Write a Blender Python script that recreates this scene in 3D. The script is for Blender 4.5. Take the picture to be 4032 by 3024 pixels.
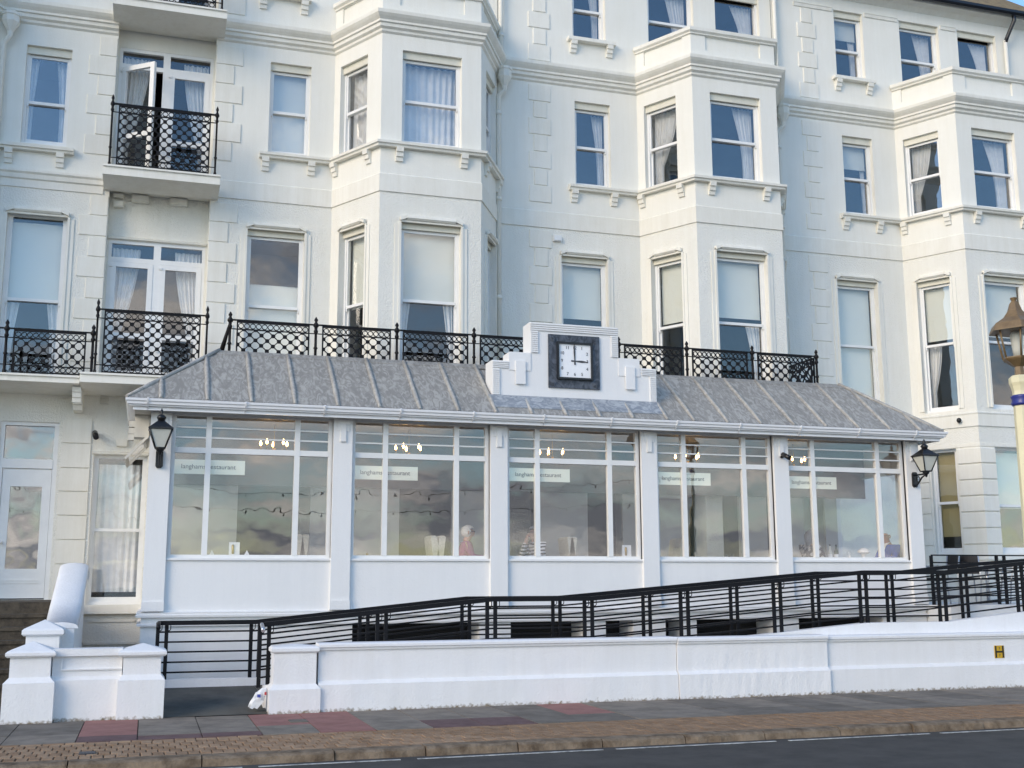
import bpy, bmesh, math, random
from mathutils import Vector, Matrix
random.seed(7)
for o in list(bpy.data.objects): bpy.data.objects.remove(o)
scn = bpy.context.scene
COL = scn.collection
R = math.radians

# ------------------------------------------------------------------ camera
cd = bpy.data.cameras.new('camera'); cam = bpy.data.objects.new('camera', cd); COL.objects.link(cam)
cd.sensor_width = 36.0; cd.lens = 4523.364 / 4032 * 36; cd.clip_end = 5000; cd.clip_start = 0.1
yaw, pit, rol = R(17.414), R(9.95), R(-0.216)
fwd = Vector((math.sin(yaw)*math.cos(pit), math.cos(yaw)*math.cos(pit), math.sin(pit)))
rt = Vector((math.cos(yaw), -math.sin(yaw), 0)); up = rt.cross(fwd)
r2 = rt*math.cos(rol) + up*math.sin(rol); u2 = up*math.cos(rol) - rt*math.sin(rol)
M4 = Matrix((r2, u2, -fwd)).transposed().to_4x4(); M4.translation = Vector((-2.84, -19.823, 1.5))
cam.matrix_world = M4
scn.camera = cam

# ------------------------------------------------------------------ world, sun, exposure
SUN_DIR = Vector((-0.80, -0.50, 0.42)).normalized()
SUN_EL = math.asin(SUN_DIR.z); SUN_ROT = math.atan2(SUN_DIR.x, SUN_DIR.y)
w = bpy.data.worlds.new('World'); scn.world = w; w.use_nodes = True
nt = w.node_tree; N = nt.nodes; L = nt.links; N.clear()
out = N.new('ShaderNodeOutputWorld'); bg = N.new('ShaderNodeBackground'); L.new(bg.outputs[0], out.inputs[0])
sky = N.new('ShaderNodeTexSky'); sky.sky_type = 'NISHITA'; sky.sun_disc = False
sky.sun_elevation = SUN_EL; sky.sun_rotation = SUN_ROT; sky.air_density = 1.0; sky.dust_density = 0.2; sky.ozone_density = 5.0
tc = N.new('ShaderNodeTexCoord'); sep = N.new('ShaderNodeSeparateXYZ'); L.new(tc.outputs['Generated'], sep.inputs[0])
# broken cloud: flatten the direction onto a cloud layer
addz = N.new('ShaderNodeMath'); addz.operation = 'ADD'; addz.inputs[1].default_value = 0.22; L.new(sep.outputs[2], addz.inputs[0])
mx = N.new('ShaderNodeMath'); mx.operation = 'MAXIMUM'; mx.inputs[1].default_value = 0.06; L.new(addz.outputs[0], mx.inputs[0])
dv = N.new('ShaderNodeVectorMath'); dv.operation = 'DIVIDE'
cmb = N.new('ShaderNodeCombineXYZ'); [L.new(mx.outputs[0], cmb.inputs[i]) for i in range(3)]
L.new(tc.outputs['Generated'], dv.inputs[0]); L.new(cmb.outputs[0], dv.inputs[1])
n1 = N.new('ShaderNodeTexNoise'); n1.inputs['Scale'].default_value = 1.5; n1.inputs['Detail'].default_value = 8; n1.inputs['Roughness'].default_value = 0.58
L.new(dv.outputs[0], n1.inputs['Vector'])
elev = N.new('ShaderNodeMapRange'); elev.inputs[1].default_value = 0.04; elev.inputs[2].default_value = 0.32
elev.inputs[3].default_value = 0.38; elev.inputs[4].default_value = 0.60; L.new(sep.outputs[2], elev.inputs[0])
sub = N.new('ShaderNodeMath'); sub.operation = 'SUBTRACT'; L.new(n1.outputs['Fac'], sub.inputs[0]); L.new(elev.outputs[0], sub.inputs[1])
cov = N.new('ShaderNodeMapRange'); cov.inputs[1].default_value = 0.0; cov.inputs[2].default_value = 0.14; L.new(sub.outputs[0], cov.inputs[0])
n2 = N.new('ShaderNodeTexNoise'); n2.inputs['Scale'].default_value = 2.2; n2.inputs['Detail'].default_value = 6; L.new(dv.outputs[0], n2.inputs['Vector'])
cr = N.new('ShaderNodeValToRGB'); cr.color_ramp.elements[0].position = 0.40; cr.color_ramp.elements[0].color = (1.7, 2.15, 3.0, 1)
cr.color_ramp.elements[1].position = 0.66; cr.color_ramp.elements[1].color = (6.3, 6.9, 7.8, 1); L.new(n2.outputs['Fac'], cr.inputs[0])
mix = N.new('ShaderNodeMix'); mix.data_type = 'RGBA'; L.new(cov.outputs[0], mix.inputs[0]); hsv = N.new('ShaderNodeHueSaturation'); hsv.inputs['Saturation'].default_value = 1.12; L.new(sky.outputs[0], hsv.inputs['Color']); L.new(hsv.outputs[0], mix.inputs[6]); L.new(cr.outputs[0], mix.inputs[7])
L.new(mix.outputs[2], bg.inputs[0]); bg.inputs[1].default_value = 0.15
sd = bpy.data.lights.new('sun', 'SUN'); sun = bpy.data.objects.new('sun', sd); COL.objects.link(sun)
sd.energy = 0.78; sd.angle = R(32); sd.color = (1.0, 0.93, 0.80)
sun.rotation_euler = (-SUN_DIR).to_track_quat('-Z', 'Y').to_euler(); sun.location = (-20, -20, 30)
vs = scn.view_settings; vs.view_transform = 'Standard'; vs.look = 'None'; vs.gamma = 1; vs.exposure = 1.33
vs.use_white_balance = True; vs.white_balance_temperature = 8600; vs.white_balance_tint = 14
try: vs.use_curve_mapping = False
except Exception: pass

# ------------------------------------------------------------------ materials
MAT = {}
def mat(name, col, rough=0.6, var=0.0, vscale=3.0, bump=0.0, bscale=40.0, metal=0.0, spec=0.5, col2=None, detail=6, stretch=None, trans=0.0, bdist=0.01):
    m = bpy.data.materials.new(name); m.use_nodes = True; MAT[name] = m
    t = m.node_tree; b = t.nodes['Principled BSDF']
    b.inputs['Base Color'].default_value = (*col, 1); b.inputs['Roughness'].default_value = rough
    b.inputs['Metallic'].default_value = metal; b.inputs['Specular IOR Level'].default_value = spec
    g = t.nodes.new('ShaderNodeNewGeometry'); src = g.outputs['Position']
    if stretch:
        mp = t.nodes.new('ShaderNodeVectorMath'); mp.operation = 'MULTIPLY'; mp.inputs[1].default_value = stretch
        t.links.new(src, mp.inputs[0]); src = mp.outputs[0]
    if var > 0 or col2:
        n = t.nodes.new('ShaderNodeTexNoise'); n.inputs['Scale'].default_value = vscale; n.inputs['Detail'].default_value = detail
        n.inputs['Roughness'].default_value = 0.65; t.links.new(src, n.inputs['Vector'])
        r = t.nodes.new('ShaderNodeValToRGB')
        c2 = col2 if col2 else tuple(max(0, c*(1-var)) for c in col)
        r.color_ramp.elements[0].position = 0.33; r.color_ramp.elements[0].color = (*c2, 1)
        r.color_ramp.elements[1].position = 0.62; r.color_ramp.elements[1].color = (*col, 1)
        t.links.new(n.outputs['Fac'], r.inputs[0]); t.links.new(r.outputs[0], b.inputs['Base Color'])
    if bump > 0:
        n = t.nodes.new('ShaderNodeTexNoise'); n.inputs['Scale'].default_value = bscale; n.inputs['Detail'].default_value = 4
        t.links.new(g.outputs['Position'], n.inputs['Vector'])
        bp = t.nodes.new('ShaderNodeBump'); bp.inputs['Strength'].default_value = bump; bp.inputs['Distance'].default_value = bdist
        t.links.new(n.outputs['Fac'], bp.inputs['Height']); t.links.new(bp.outputs[0], b.inputs['Normal'])
    if trans > 0: b.inputs['Transmission Weight'].default_value = 0
    return m

def stucco(name, col, dirt, bump_lo, bump_hi):
    """painted render: colour drift, faint rain streaks, rougher texture on the first floor"""
    m = bpy.data.materials.new(name); m.use_nodes = True; MAT[name] = m
    t = m.node_tree; nn = t.nodes; ll = t.links; b = nn['Principled BSDF']; b.inputs['Roughness'].default_value = 0.75
    b.inputs['Specular IOR Level'].default_value = 0.25
    g = nn.new('ShaderNodeNewGeometry')
    n = nn.new('ShaderNodeTexNoise'); n.inputs['Scale'].default_value = 0.55; n.inputs['Detail'].default_value = 7; n.inputs['Roughness'].default_value = 0.7
    ll.new(g.outputs['Position'], n.inputs['Vector'])
    mp = nn.new('ShaderNodeVectorMath'); mp.operation = 'MULTIPLY'; mp.inputs[1].default_value = (6.0, 6.0, 0.5); ll.new(g.outputs['Position'], mp.inputs[0])
    s = nn.new('ShaderNodeTexNoise'); s.inputs['Scale'].default_value = 1.0; s.inputs['Detail'].default_value = 6; s.inputs['Roughness'].default_value = 0.75; ll.new(mp.outputs[0], s.inputs['Vector'])
    mu = nn.new('ShaderNodeMath'); mu.operation = 'MULTIPLY'; ll.new(n.outputs['Fac'], mu.inputs[0]); ll.new(s.outputs['Fac'], mu.inputs[1])
    r = nn.new('ShaderNodeValToRGB'); r.color_ramp.elements[0].position = 0.13; r.color_ramp.elements[0].color = (*dirt, 1)
    r.color_ramp.elements[1].position = 0.32; r.color_ramp.elements[1].color = (*col, 1); ll.new(mu.outputs[0], r.inputs[0])
    ll.new(r.outputs[0], b.inputs['Base Color'])
    f = nn.new('ShaderNodeTexNoise'); f.inputs['Scale'].default_value = 38; f.inputs['Detail'].default_value = 5; f.inputs['Roughness'].default_value = 0.6; ll.new(g.outputs['Position'], f.inputs['Vector'])
    sp = nn.new('ShaderNodeSeparateXYZ'); ll.new(g.outputs['Position'], sp.inputs[0])
    lt = nn.new('ShaderNodeMath'); lt.operation = 'LESS_THAN'; lt.inputs[1].default_value = 8.19; ll.new(sp.outputs[2], lt.inputs[0])
    mr = nn.new('ShaderNodeMapRange'); mr.inputs[3].default_value = bump_lo; mr.inputs[4].default_value = bump_hi; ll.new(lt.outputs[0], mr.inputs[0])
    bp = nn.new('ShaderNodeBump'); bp.inputs['Distance'].default_value = 0.022; ll.new(mr.outputs[0], bp.inputs['Strength'])
    ll.new(f.outputs['Fac'], bp.inputs['Height']); ll.new(bp.outputs[0], b.inputs['Normal'])
    return m

def glass(name, ior, wav, tint=(1, 1, 1)):
    m = bpy.data.materials.new(name); m.use_nodes = True; MAT[name] = m
    t = m.node_tree; nn = t.nodes; ll = t.links; nn.clear()
    o = nn.new('ShaderNodeOutputMaterial'); mx = nn.new('ShaderNodeMixShader'); tr = nn.new('ShaderNodeBsdfTransparent'); gl = nn.new('ShaderNodeBsdfGlossy')
    tr.inputs[0].default_value = (*tint, 1); gl.inputs['Roughness'].default_value = 0.0
    lw = nn.new('ShaderNodeLayerWeight'); lw.inputs['Blend'].default_value = 0.5
    pw = nn.new('ShaderNodeMath'); pw.operation = 'POWER'; pw.inputs[1].default_value = 5.0; ll.new(lw.outputs['Facing'], pw.inputs[0])
    fr = nn.new('ShaderNodeMapRange'); fr.inputs[3].default_value = ((ior-1)/(ior+1))**2; fr.inputs[4].default_value = 1.0; ll.new(pw.outputs[0], fr.inputs[0])
    g = nn.new('ShaderNodeNewGeometry'); n = nn.new('ShaderNodeTexNoise'); n.inputs['Scale'].default_value = 1.6; n.inputs['Detail'].default_value = 2
    ll.new(g.outputs['Position'], n.inputs['Vector'])
    bp = nn.new('ShaderNodeBump'); bp.inputs['Strength'].default_value = wav; bp.inputs['Distance'].default_value = 0.05; ll.new(n.outputs['Fac'], bp.inputs['Height'])
    ll.new(bp.outputs[0], gl.inputs['Normal'])
    ll.new(fr.outputs[0], mx.inputs[0]); ll.new(tr.outputs[0], mx.inputs[1]); ll.new(gl.outputs[0], mx.inputs[2]); ll.new(mx.outputs[0], o.inputs[0])
    return m

def lead(name, dark, light, scale, st):
    m = bpy.data.materials.new(name); m.use_nodes = True; MAT[name] = m
    t = m.node_tree; nn = t.nodes; ll = t.links; b = nn['Principled BSDF']; b.inputs['Roughness'].default_value = 0.55; b.inputs['Metallic'].default_value = 0.0
    g = nn.new('ShaderNodeNewGeometry')
    n = nn.new('ShaderNodeTexNoise'); n.inputs['Scale'].default_value = scale; n.inputs['Detail'].default_value = 6; n.inputs['Distortion'].default_value = 1.8; n.inputs['Roughness'].default_value = 0.6
    mp = nn.new('ShaderNodeVectorMath'); mp.operation = 'MULTIPLY'; mp.inputs[1].default_value = st; ll.new(g.outputs['Position'], mp.inputs[0]); ll.new(mp.outputs[0], n.inputs['Vector'])
    r = nn.new('ShaderNodeValToRGB'); e = r.color_ramp.elements; e[0].position = 0.40; e[0].color = (*dark, 1); e[1].position = 0.60; e[1].color = (*light, 1)
    mid = r.color_ramp.elements.new(0.50); mid.color = tuple((a*0.65+c*0.35) for a, c in zip(dark, light)) + (1,)
    ll.new(n.outputs['Fac'], r.inputs[0])
    n3 = nn.new('ShaderNodeTexNoise'); n3.inputs['Scale'].default_value = 1.1; n3.inputs['Detail'].default_value = 3; ll.new(g.outputs['Position'], n3.inputs['Vector'])
    mm = nn.new('ShaderNodeMix'); mm.data_type = 'RGBA'; mm.blend_type = 'MULTIPLY'; mm.inputs[0].default_value = 0.5
    ll.new(r.outputs[0], mm.inputs[6]); ll.new(n3.outputs['Fac'], mm.inputs[7])
    hs = nn.new('ShaderNodeMix'); hs.data_type = 'RGBA'; hs.inputs[0].default_value = 0.55; ll.new(mm.outputs[2], hs.inputs[6]); ll.new(r.outputs[0], hs.inputs[7])
    ll.new(hs.outputs[2], b.inputs['Base Color'])
    bp = nn.new('ShaderNodeBump'); bp.inputs['Strength'].default_value = 0.25; bp.inputs['Distance'].default_value = 0.01; ll.new(n.outputs['Fac'], bp.inputs['Height']); ll.new(bp.outputs[0], b.inputs['Normal'])
    return m

stucco('stucco_cream', (0.81, 0.795, 0.73), (0.765, 0.745, 0.67), 0.12, 0.75)
stucco('stucco_trim', (0.81, 0.79, 0.72), (0.73, 0.70, 0.615), 0.12, 0.12)
stucco('white_paint', (0.80, 0.80, 0.79), (0.765, 0.765, 0.755), 0.12, 0.18)
m = stucco('wall_paint', (0.80, 0.80, 0.80), (0.755, 0.75, 0.74), 0.2, 0.35)
t_ = m.node_tree; n_ = t_.nodes; b_ = n_['Principled BSDF']; oldc = b_.inputs['Base Color'].links[0].from_socket
g_ = n_.new('ShaderNodeNewGeometry'); s_ = n_.new('ShaderNodeSeparateXYZ'); t_.links.new(g_.outputs['Position'], s_.inputs[0])
q_ = n_.new('ShaderNodeTexNoise'); q_.inputs['Scale'].default_value = 22; q_.inputs['Detail'].default_value = 6; t_.links.new(g_.outputs['Position'], q_.inputs['Vector'])
h_ = n_.new('ShaderNodeMath'); h_.operation = 'MULTIPLY_ADD'; h_.inputs[1].default_value = 0.16; h_.inputs[2].default_value = -0.075; t_.links.new(q_.outputs['Fac'], h_.inputs[0])
d_ = n_.new('ShaderNodeMath'); d_.operation = 'SUBTRACT'; t_.links.new(h_.outputs[0], d_.inputs[0]); t_.links.new(s_.outputs[2], d_.inputs[1])
r_ = n_.new('ShaderNodeMapRange'); r_.inputs[1].default_value = -0.03; r_.inputs[2].default_value = 0.02; t_.links.new(d_.outputs[0], r_.inputs[0])
x_ = n_.new('ShaderNodeMix'); x_.data_type = 'RGBA'; x_.inputs[7].default_value = (0.24, 0.19, 0.13, 1); t_.links.new(r_.outputs[0], x_.inputs[0]); t_.links.new(oldc, x_.inputs[6]); t_.links.new(x_.outputs[2], b_.inputs['Base Color'])
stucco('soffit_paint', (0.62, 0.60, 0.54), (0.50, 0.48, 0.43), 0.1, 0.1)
mat('frame_white', (0.82, 0.82, 0.80), 0.35, var=0.06, vscale=4)
mat('box_cream', (0.72, 0.69, 0.58), 0.5, var=0.1, vscale=5)
glass('glass', 1.85, 0.06); glass('glass_old', 2.35, 0.10)
mat('net', (0.80, 0.80, 0.78), 0.9, var=0.12, vscale=8)
mat('blind_cream', (0.74, 0.76, 0.68), 0.85, var=0.04, vscale=2)
mat('blind_tan', (0.56, 0.46, 0.22), 0.85, var=0.08, vscale=2)
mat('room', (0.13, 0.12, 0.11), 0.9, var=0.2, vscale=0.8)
mat('dining_wall', (0.38, 0.39, 0.38), 0.85, var=0.08, vscale=1.0)
mat('upper_room_shade', (0.16, 0.165, 0.175), 0.8, var=0.15, vscale=1.5)  # dark tone stands in for the shade high in the dining room
mat('carpet', (0.10, 0.05, 0.05), 0.95, var=0.3, vscale=6)
lead('lead', (0.275, 0.26, 0.235), (0.45, 0.43, 0.39), 1.0, (11, 5, 3.2))
lead('lead_pale', (0.36, 0.345, 0.315), (0.50, 0.48, 0.44), 1.0, (6, 6, 6))
lead('lead_blue', (0.24, 0.27, 0.30), (0.44, 0.47, 0.49), 1.0, (6, 9, 9))
lead('lead_dark', (0.035, 0.045, 0.06), (0.11, 0.13, 0.16), 1.0, (7, 7, 5))
mat('iron', (0.010, 0.009, 0.010), 0.5, spec=0.2, var=0.3, vscale=12, bump=0.1, bscale=80)
mat('rail_paint', (0.008, 0.008, 0.010), 0.45, var=0.2, vscale=10, spec=0.2)
mat('asphalt', (0.098, 0.089, 0.080), 0.9, spec=0.12, col2=(0.072, 0.066, 0.060), vscale=2.5, bump=0.6, bscale=160)
mat('road_paint', (0.62, 0.62, 0.58), 0.8, col2=(0.20, 0.20, 0.19), vscale=14)
mat('slab_grey', (0.27, 0.228, 0.187), 0.9, spec=0.12, var=0.35, vscale=3, bump=0.4, bscale=120)
mat('slab_dark', (0.21, 0.18, 0.15), 0.9, spec=0.12, var=0.35, vscale=3, bump=0.4, bscale=120)
mat('slab_pink', (0.36, 0.175, 0.15), 0.9, spec=0.12, var=0.25, vscale=4, bump=0.4, bscale=120)
mat('slab_rose', (0.185, 0.115, 0.11), 0.9, spec=0.12, var=0.3, vscale=4, bump=0.4, bscale=120)
mat('paver', (0.36, 0.225, 0.14), 0.9, spec=0.12, col2=(0.23, 0.14, 0.085), vscale=5, bump=0.7, bscale=110)
mat('paver_b', (0.41, 0.265, 0.17), 0.9, spec=0.12, col2=(0.29, 0.18, 0.11), vscale=5, bump=0.7, bscale=110)
mat('joint', (0.065, 0.052, 0.04), 0.95, var=0.3)
mat('kerbstone', (0.27, 0.20, 0.14), 0.9, spec=0.12, col2=(0.11, 0.075, 0.05), vscale=6, bump=0.9, bscale=45)
mat('cover_metal', (0.035, 0.04, 0.05), 0.5)
mat('ramp_concrete', (0.13, 0.125, 0.11), 0.9, spec=0.12, col2=(0.075, 0.072, 0.065), vscale=1.4, bump=0.3, bscale=90)
mat('stone_dark', (0.085, 0.07, 0.052), 0.9, col2=(0.03, 0.025, 0.02), vscale=7, bump=0.8, bscale=40)
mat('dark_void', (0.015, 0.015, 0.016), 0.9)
mat('roof_tile', (0.30, 0.21, 0.10), 0.9, col2=(0.15, 0.10, 0.05), vscale=9, bump=0.9, bscale=26)
mat('gutter_black', (0.012, 0.014, 0.02), 0.35)
mat('gutter_white', (0.84, 0.84, 0.84), 0.3)
mat('dial', (0.86, 0.87, 0.88), 0.4, var=0.04, vscale=10)
mat('black', (0.008, 0.008, 0.009), 0.35)
mat('numeral', (0.06, 0.06, 0.065), 0.5)
mat('sign_card', (0.74, 0.76, 0.64), 0.7)
mat('sign_ink', (0.10, 0.10, 0.095), 0.7)
mat('lamp_brown', (0.22, 0.14, 0.065), 0.45, col2=(0.15, 0.09, 0.04), vscale=9)
mat('lamp_cream', (0.78, 0.70, 0.46), 0.4, var=0.08, vscale=6)
mat('lamp_blue', (0.02, 0.03, 0.20), 0.3)
mat('frosted', (0.62, 0.62, 0.55), 0.6, var=0.1, vscale=6)
mat('skin', (0.48, 0.25, 0.185), 0.55, var=0.1, vscale=20)
mat('hair_white', (0.66, 0.65, 0.62), 0.7, var=0.25, vscale=40)
mat('hair_grey', (0.36, 0.35, 0.34), 0.7, var=0.35, vscale=50)
mat('top_pink', (0.36, 0.075, 0.21), 0.85, var=0.2, vscale=9)
mat('suit_blue', (0.02, 0.075, 0.40), 0.75, var=0.2, vscale=9)
mat('shirt', (0.80, 0.80, 0.80), 0.8)
mat('trousers', (0.03, 0.03, 0.04), 0.9)
mat('chair_cloth', (0.52, 0.50, 0.42), 0.9, col2=(0.40, 0.385, 0.32), vscale=30)
mat('chair_dark', (0.03, 0.02, 0.016), 0.5)
mat('table_cloth', (0.74, 0.74, 0.72), 0.9)
mat('brass', (0.40, 0.27, 0.09), 0.35, metal=0.8)
mat('bottle_green', (0.015, 0.05, 0.02), 0.15)
mat('alu', (0.60, 0.61, 0.63), 0.3, metal=0.8)
mat('wicker_black', (0.015, 0.016, 0.02), 0.6, bump=0.6, bscale=90)
mat('yellow_plate', (0.62, 0.36, 0.02), 0.4)
mat('bag_white', (0.72, 0.73, 0.74), 0.35, var=0.08, vscale=12)
mat('bag_blue', (0.05, 0.08, 0.35), 0.5); mat('bag_red', (0.5, 0.05, 0.05), 0.5)
mat('promenade', (0.20, 0.19, 0.18), 0.9, var=0.2, vscale=0.6)
def two_tone(name, a, b_, scale, kind):
    m = bpy.data.materials.new(name); m.use_nodes = True; MAT[name] = m; t = m.node_tree; b = t.nodes['Principled BSDF']; b.inputs['Roughness'].default_value = 0.9
    g = t.nodes.new('ShaderNodeNewGeometry')
    if kind == 'wave':
        n = t.nodes.new('ShaderNodeTexWave'); n.bands_direction = 'Z'; n.inputs['Scale'].default_value = scale; n.inputs['Distortion'].default_value = 3; f = n.outputs['Fac']
    else:
        n = t.nodes.new('ShaderNodeTexVoronoi'); n.inputs['Scale'].default_value = scale; f = n.outputs['Distance']
    t.links.new(g.outputs['Position'], n.inputs['Vector'])
    r = t.nodes.new('ShaderNodeValToRGB'); r.color_ramp.elements[0].position = 0.40; r.color_ramp.elements[0].color = (*a, 1); r.color_ramp.elements[1].position = 0.46; r.color_ramp.elements[1].color = (*b_, 1)
    t.links.new(f, r.inputs[0]); t.links.new(r.outputs[0], b.inputs['Base Color'])
two_tone('stripe_cloth', (0.03, 0.03, 0.04), (0.7, 0.7, 0.7), 6, 'wave')
two_tone('floral_cloth', (0.55, 0.53, 0.50), (0.02, 0.02, 0.03), 14, 'vor')
m = mat('bulb', (1, 0.75, 0.4)); b = m.node_tree.nodes['Principled BSDF']; b.inputs['Emission Color'].default_value = (1.0, 0.62, 0.26, 1); b.inputs['Emission Strength'].default_value = 8
m = mat('sea', (0.06, 0.10, 0.11), 0.25, bump=0.6, bscale=0.8)

# ------------------------------------------------------------------ mesh helpers
class MB:
    """collects shapes for ONE mesh; frame = (origin, along, outward) turns local (s, o, z) into world"""
    def __init__(s, frame=None): s.v = []; s.f = []; s.sm = []; s.fr = frame
    def p(s, a, b, c):
        if s.fr is None: return (a, b, c)
        (ox, oy), (tx, ty), (nx, ny) = s.fr
        return (ox + a*tx + b*nx, oy + a*ty + b*ny, c)
    def add(s, pts, faces, smooth=False, local=True):
        k = len(s.v); s.v += [s.p(*q) if local else tuple(q) for q in pts]
        s.f += [[i+k for i in f] for f in faces]; s.sm += [smooth]*len(faces); return s
    def box(s, a0, a1, b0, b1, c0, c1):
        s.add([(a0,b0,c0),(a1,b0,c0),(a1,b1,c0),(a0,b1,c0),(a0,b0,c1),(a1,b0,c1),(a1,b1,c1),(a0,b1,c1)],
              [(0,3,2,1),(4,5,6,7),(0,1,5,4),(1,2,6,5),(2,3,7,6),(3,0,4,7)]); return s
    def hexa(s, p8): s.add(p8, [(0,3,2,1),(4,5,6,7),(0,1,5,4),(1,2,6,5),(2,3,7,6),(3,0,4,7)]); return s
    def quad(s, a, b, c, d): s.add([a,b,c,d], [(0,1,2,3)]); return s
    def prism(s, poly, b0, b1):
        """poly in (s, z), extruded through o"""
        n = len(poly); s.add([(a, b0, c) for a, c in poly] + [(a, b1, c) for a, c in poly],
            [tuple(range(n)), tuple(range(2*n-1, n-1, -1))] + [(i, i+n, (i+1) % n + n, (i+1) % n) for i in range(n)]); return s
    def prism_s(s, poly, a0, a1):
        """poly in (o, z), extruded along s"""
        n = len(poly); s.add([(a0, b, c) for b, c in poly] + [(a1, b, c) for b, c in poly],
            [tuple(range(n-1, -1, -1)), tuple(range(n, 2*n))] + [(i, (i+1) % n, (i+1) % n + n, i+n) for i in range(n)]); return s
    def tube(s, pts, r, n=8, cap=True, local=True):
        P = [Vector(s.p(*q)) if local else Vector(q) for q in pts]; rings = []; k0 = len(s.v)
        rr = r if isinstance(r, (list, tuple)) else [r]*len(P)
        ref = None
        for i, q in enumerate(P):
            d = (P[min(i+1, len(P)-1)] - P[max(i-1, 0)]).normalized()
            if ref is None: ref = Vector((0, 0, 1)) if abs(d.z) < 0.9 else Vector((1, 0, 0))
            a = d.cross(ref)
            if a.length < 1e-4: a = d.cross(Vector((0, 1, 0)))
            a.normalize(); b = a.cross(d); ref = b
            for j in range(n):
                t = 2*math.pi*j/n; s.v.append(tuple(q + (a*math.cos(t) + b*math.sin(t))*rr[i]))
        for i in range(len(P)-1):
            for j in range(n):
                s.f.append([k0+i*n+j, k0+i*n+(j+1) % n, k0+(i+1)*n+(j+1) % n, k0+(i+1)*n+j]); s.sm.append(True)
        if cap:
            s.f.append([k0+j for j in range(n)][::-1]); s.sm.append(False)
            s.f.append([k0+(len(P)-1)*n+j for j in range(n)]); s.sm.append(False)
        return s
    def lathe(s, x, y, prof, n=12, smooth=True, rot=0.0):
        """profile of (r, z) turned about the vertical axis at local (x, y)"""
        k = len(s.v); m = len(prof)
        for r, z in prof:
            for j in range(n):
                t = 2*math.pi*j/n + rot; s.v.append(s.p(x + r*math.cos(t), y + r*math.sin(t), z))
        for i in range(m-1):
            for j in range(n):
                s.f.append([k+i*n+j, k+i*n+(j+1) % n, k+(i+1)*n+(j+1) % n, k+(i+1)*n+j]); s.sm.append(smooth)
        s.f.append([k+j for j in range(n)][::-1]); s.sm.append(False)
        s.f.append([k+(m-1)*n+j for j in range(n)]); s.sm.append(False); return s
    def sweep(s, path, prof, caps=True):
        """moulding: profile (out, z) carried along a plan path with mitres; world coordinates"""
        P = [Vector(q) for q in path]; dirs = [(P[i+1]-P[i]).normalized() for i in range(len(P)-1)]
        nr = [Vector((d.y, -d.x)) for d in dirs]; k = len(s.v); m = len(prof)
        for i, q in enumerate(P):
            if i == 0: mv = nr[0]
            elif i == len(P)-1: mv = nr[-1]
            else: mv = (nr[i-1]+nr[i])/(1+nr[i-1].dot(nr[i]))
            for o, z in prof: s.v.append((q.x+mv.x*o, q.y+mv.y*o, z))
        for i in range(len(P)-1):
            for j in range(m-1):
                s.f.append([k+i*m+j, k+(i+1)*m+j, k+(i+1)*m+j+1, k+i*m+j+1]); s.sm.append(False)
        if caps:
            s.f.append([k+j for j in range(m)]); s.sm.append(False)
            s.f.append([k+(len(P)-1)*m+j for j in range(m)][::-1]); s.sm.append(False)
        return s
    def wall(s, z0, z1, s0, s1, ops, reveal=0.14, o=0.0):
        """flat wall in the local frame with rectangular openings (s0, s1, z0, z1[, depth, backed])"""
        us = sorted({s0, s1} | {q[0] for q in ops} | {q[1] for q in ops}); zs = sorted({z0, z1} | {q[2] for q in ops} | {q[3] for q in ops})
        for i in range(len(us)-1):
            for j in range(len(zs)-1):
                cu = (us[i]+us[i+1])/2; cz = (zs[j]+zs[j+1])/2
                if any(q[0] < cu < q[1] and q[2] < cz < q[3] for q in ops): continue
                s.quad((us[i],o,zs[j]),(us[i+1],o,zs[j]),(us[i+1],o,zs[j+1]),(us[i],o,zs[j+1]))
        for q in ops:
            a, b, c, d = q[:4]; r = o-(q[4] if len(q) > 4 else reveal)
            s.quad((a,o,c),(a,o,d),(a,r,d),(a,r,c)); s.quad((b,o,d),(b,o,c),(b,r,c),(b,r,d))
            s.quad((a,o,d),(b,o,d),(b,r,d),(a,r,d)); s.quad((b,o,c),(a,o,c),(a,r,c),(b,r,c))
            if len(q) > 5: s.quad((a,r,c),(b,r,c),(b,r,d),(a,r,d))
        return s

BASE = {}
def mesh_of(name, mb, loc):
    me = bpy.data.meshes.new(name); lx, ly, lz = loc
    me.from_pydata([(x-lx, y-ly, z-lz) for x, y, z in mb.v], [], mb.f); me.update()
    if any(mb.sm): me.polygons.foreach_set('use_smooth', mb.sm)
    return me
def obj(name, mb, material, parent=None, loc=None, clean=False):
    """link the collected shapes as ONE mesh object; children keep their thing's base as origin"""
    base = BASE[parent.name] if parent else (loc or (0, 0, 0))
    me = mesh_of(name, mb, base); me.materials.append(MAT[material])
    o = bpy.data.objects.new(name, me); COL.objects.link(o)
    if parent: o.parent = parent
    else: o.location = base
    BASE[o.name] = base
    if clean:
        bm = bmesh.new(); bm.from_mesh(me); bmesh.ops.remove_doubles(bm, verts=bm.verts, dist=1e-4); bmesh.ops.recalc_face_normals(bm, faces=bm.faces); bm.to_mesh(me); bm.free()
    return o
def share(name, me, parent, off):
    """another part that shares mesh data, shifted by off"""
    o = bpy.data.objects.new(name, me); COL.objects.link(o)
    if parent: o.parent = parent
    o.location = off; BASE[o.name] = tuple(Vector(BASE[parent.name]) + Vector(off)) if parent else tuple(off); return o
def thing(name, label, cat, loc=(0, 0, 0), group=None):
    o = bpy.data.objects.new(name, None); COL.objects.link(o); o.location = loc; o.empty_display_size = 0.1
    o['label'] = label; o['category'] = cat
    if group: o['group'] = group
    BASE[o.name] = tuple(loc); return o
def tag(o, label, cat, group=None):
    o['label'] = label; o['category'] = cat
    if group: o['group'] = group
    return o
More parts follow.
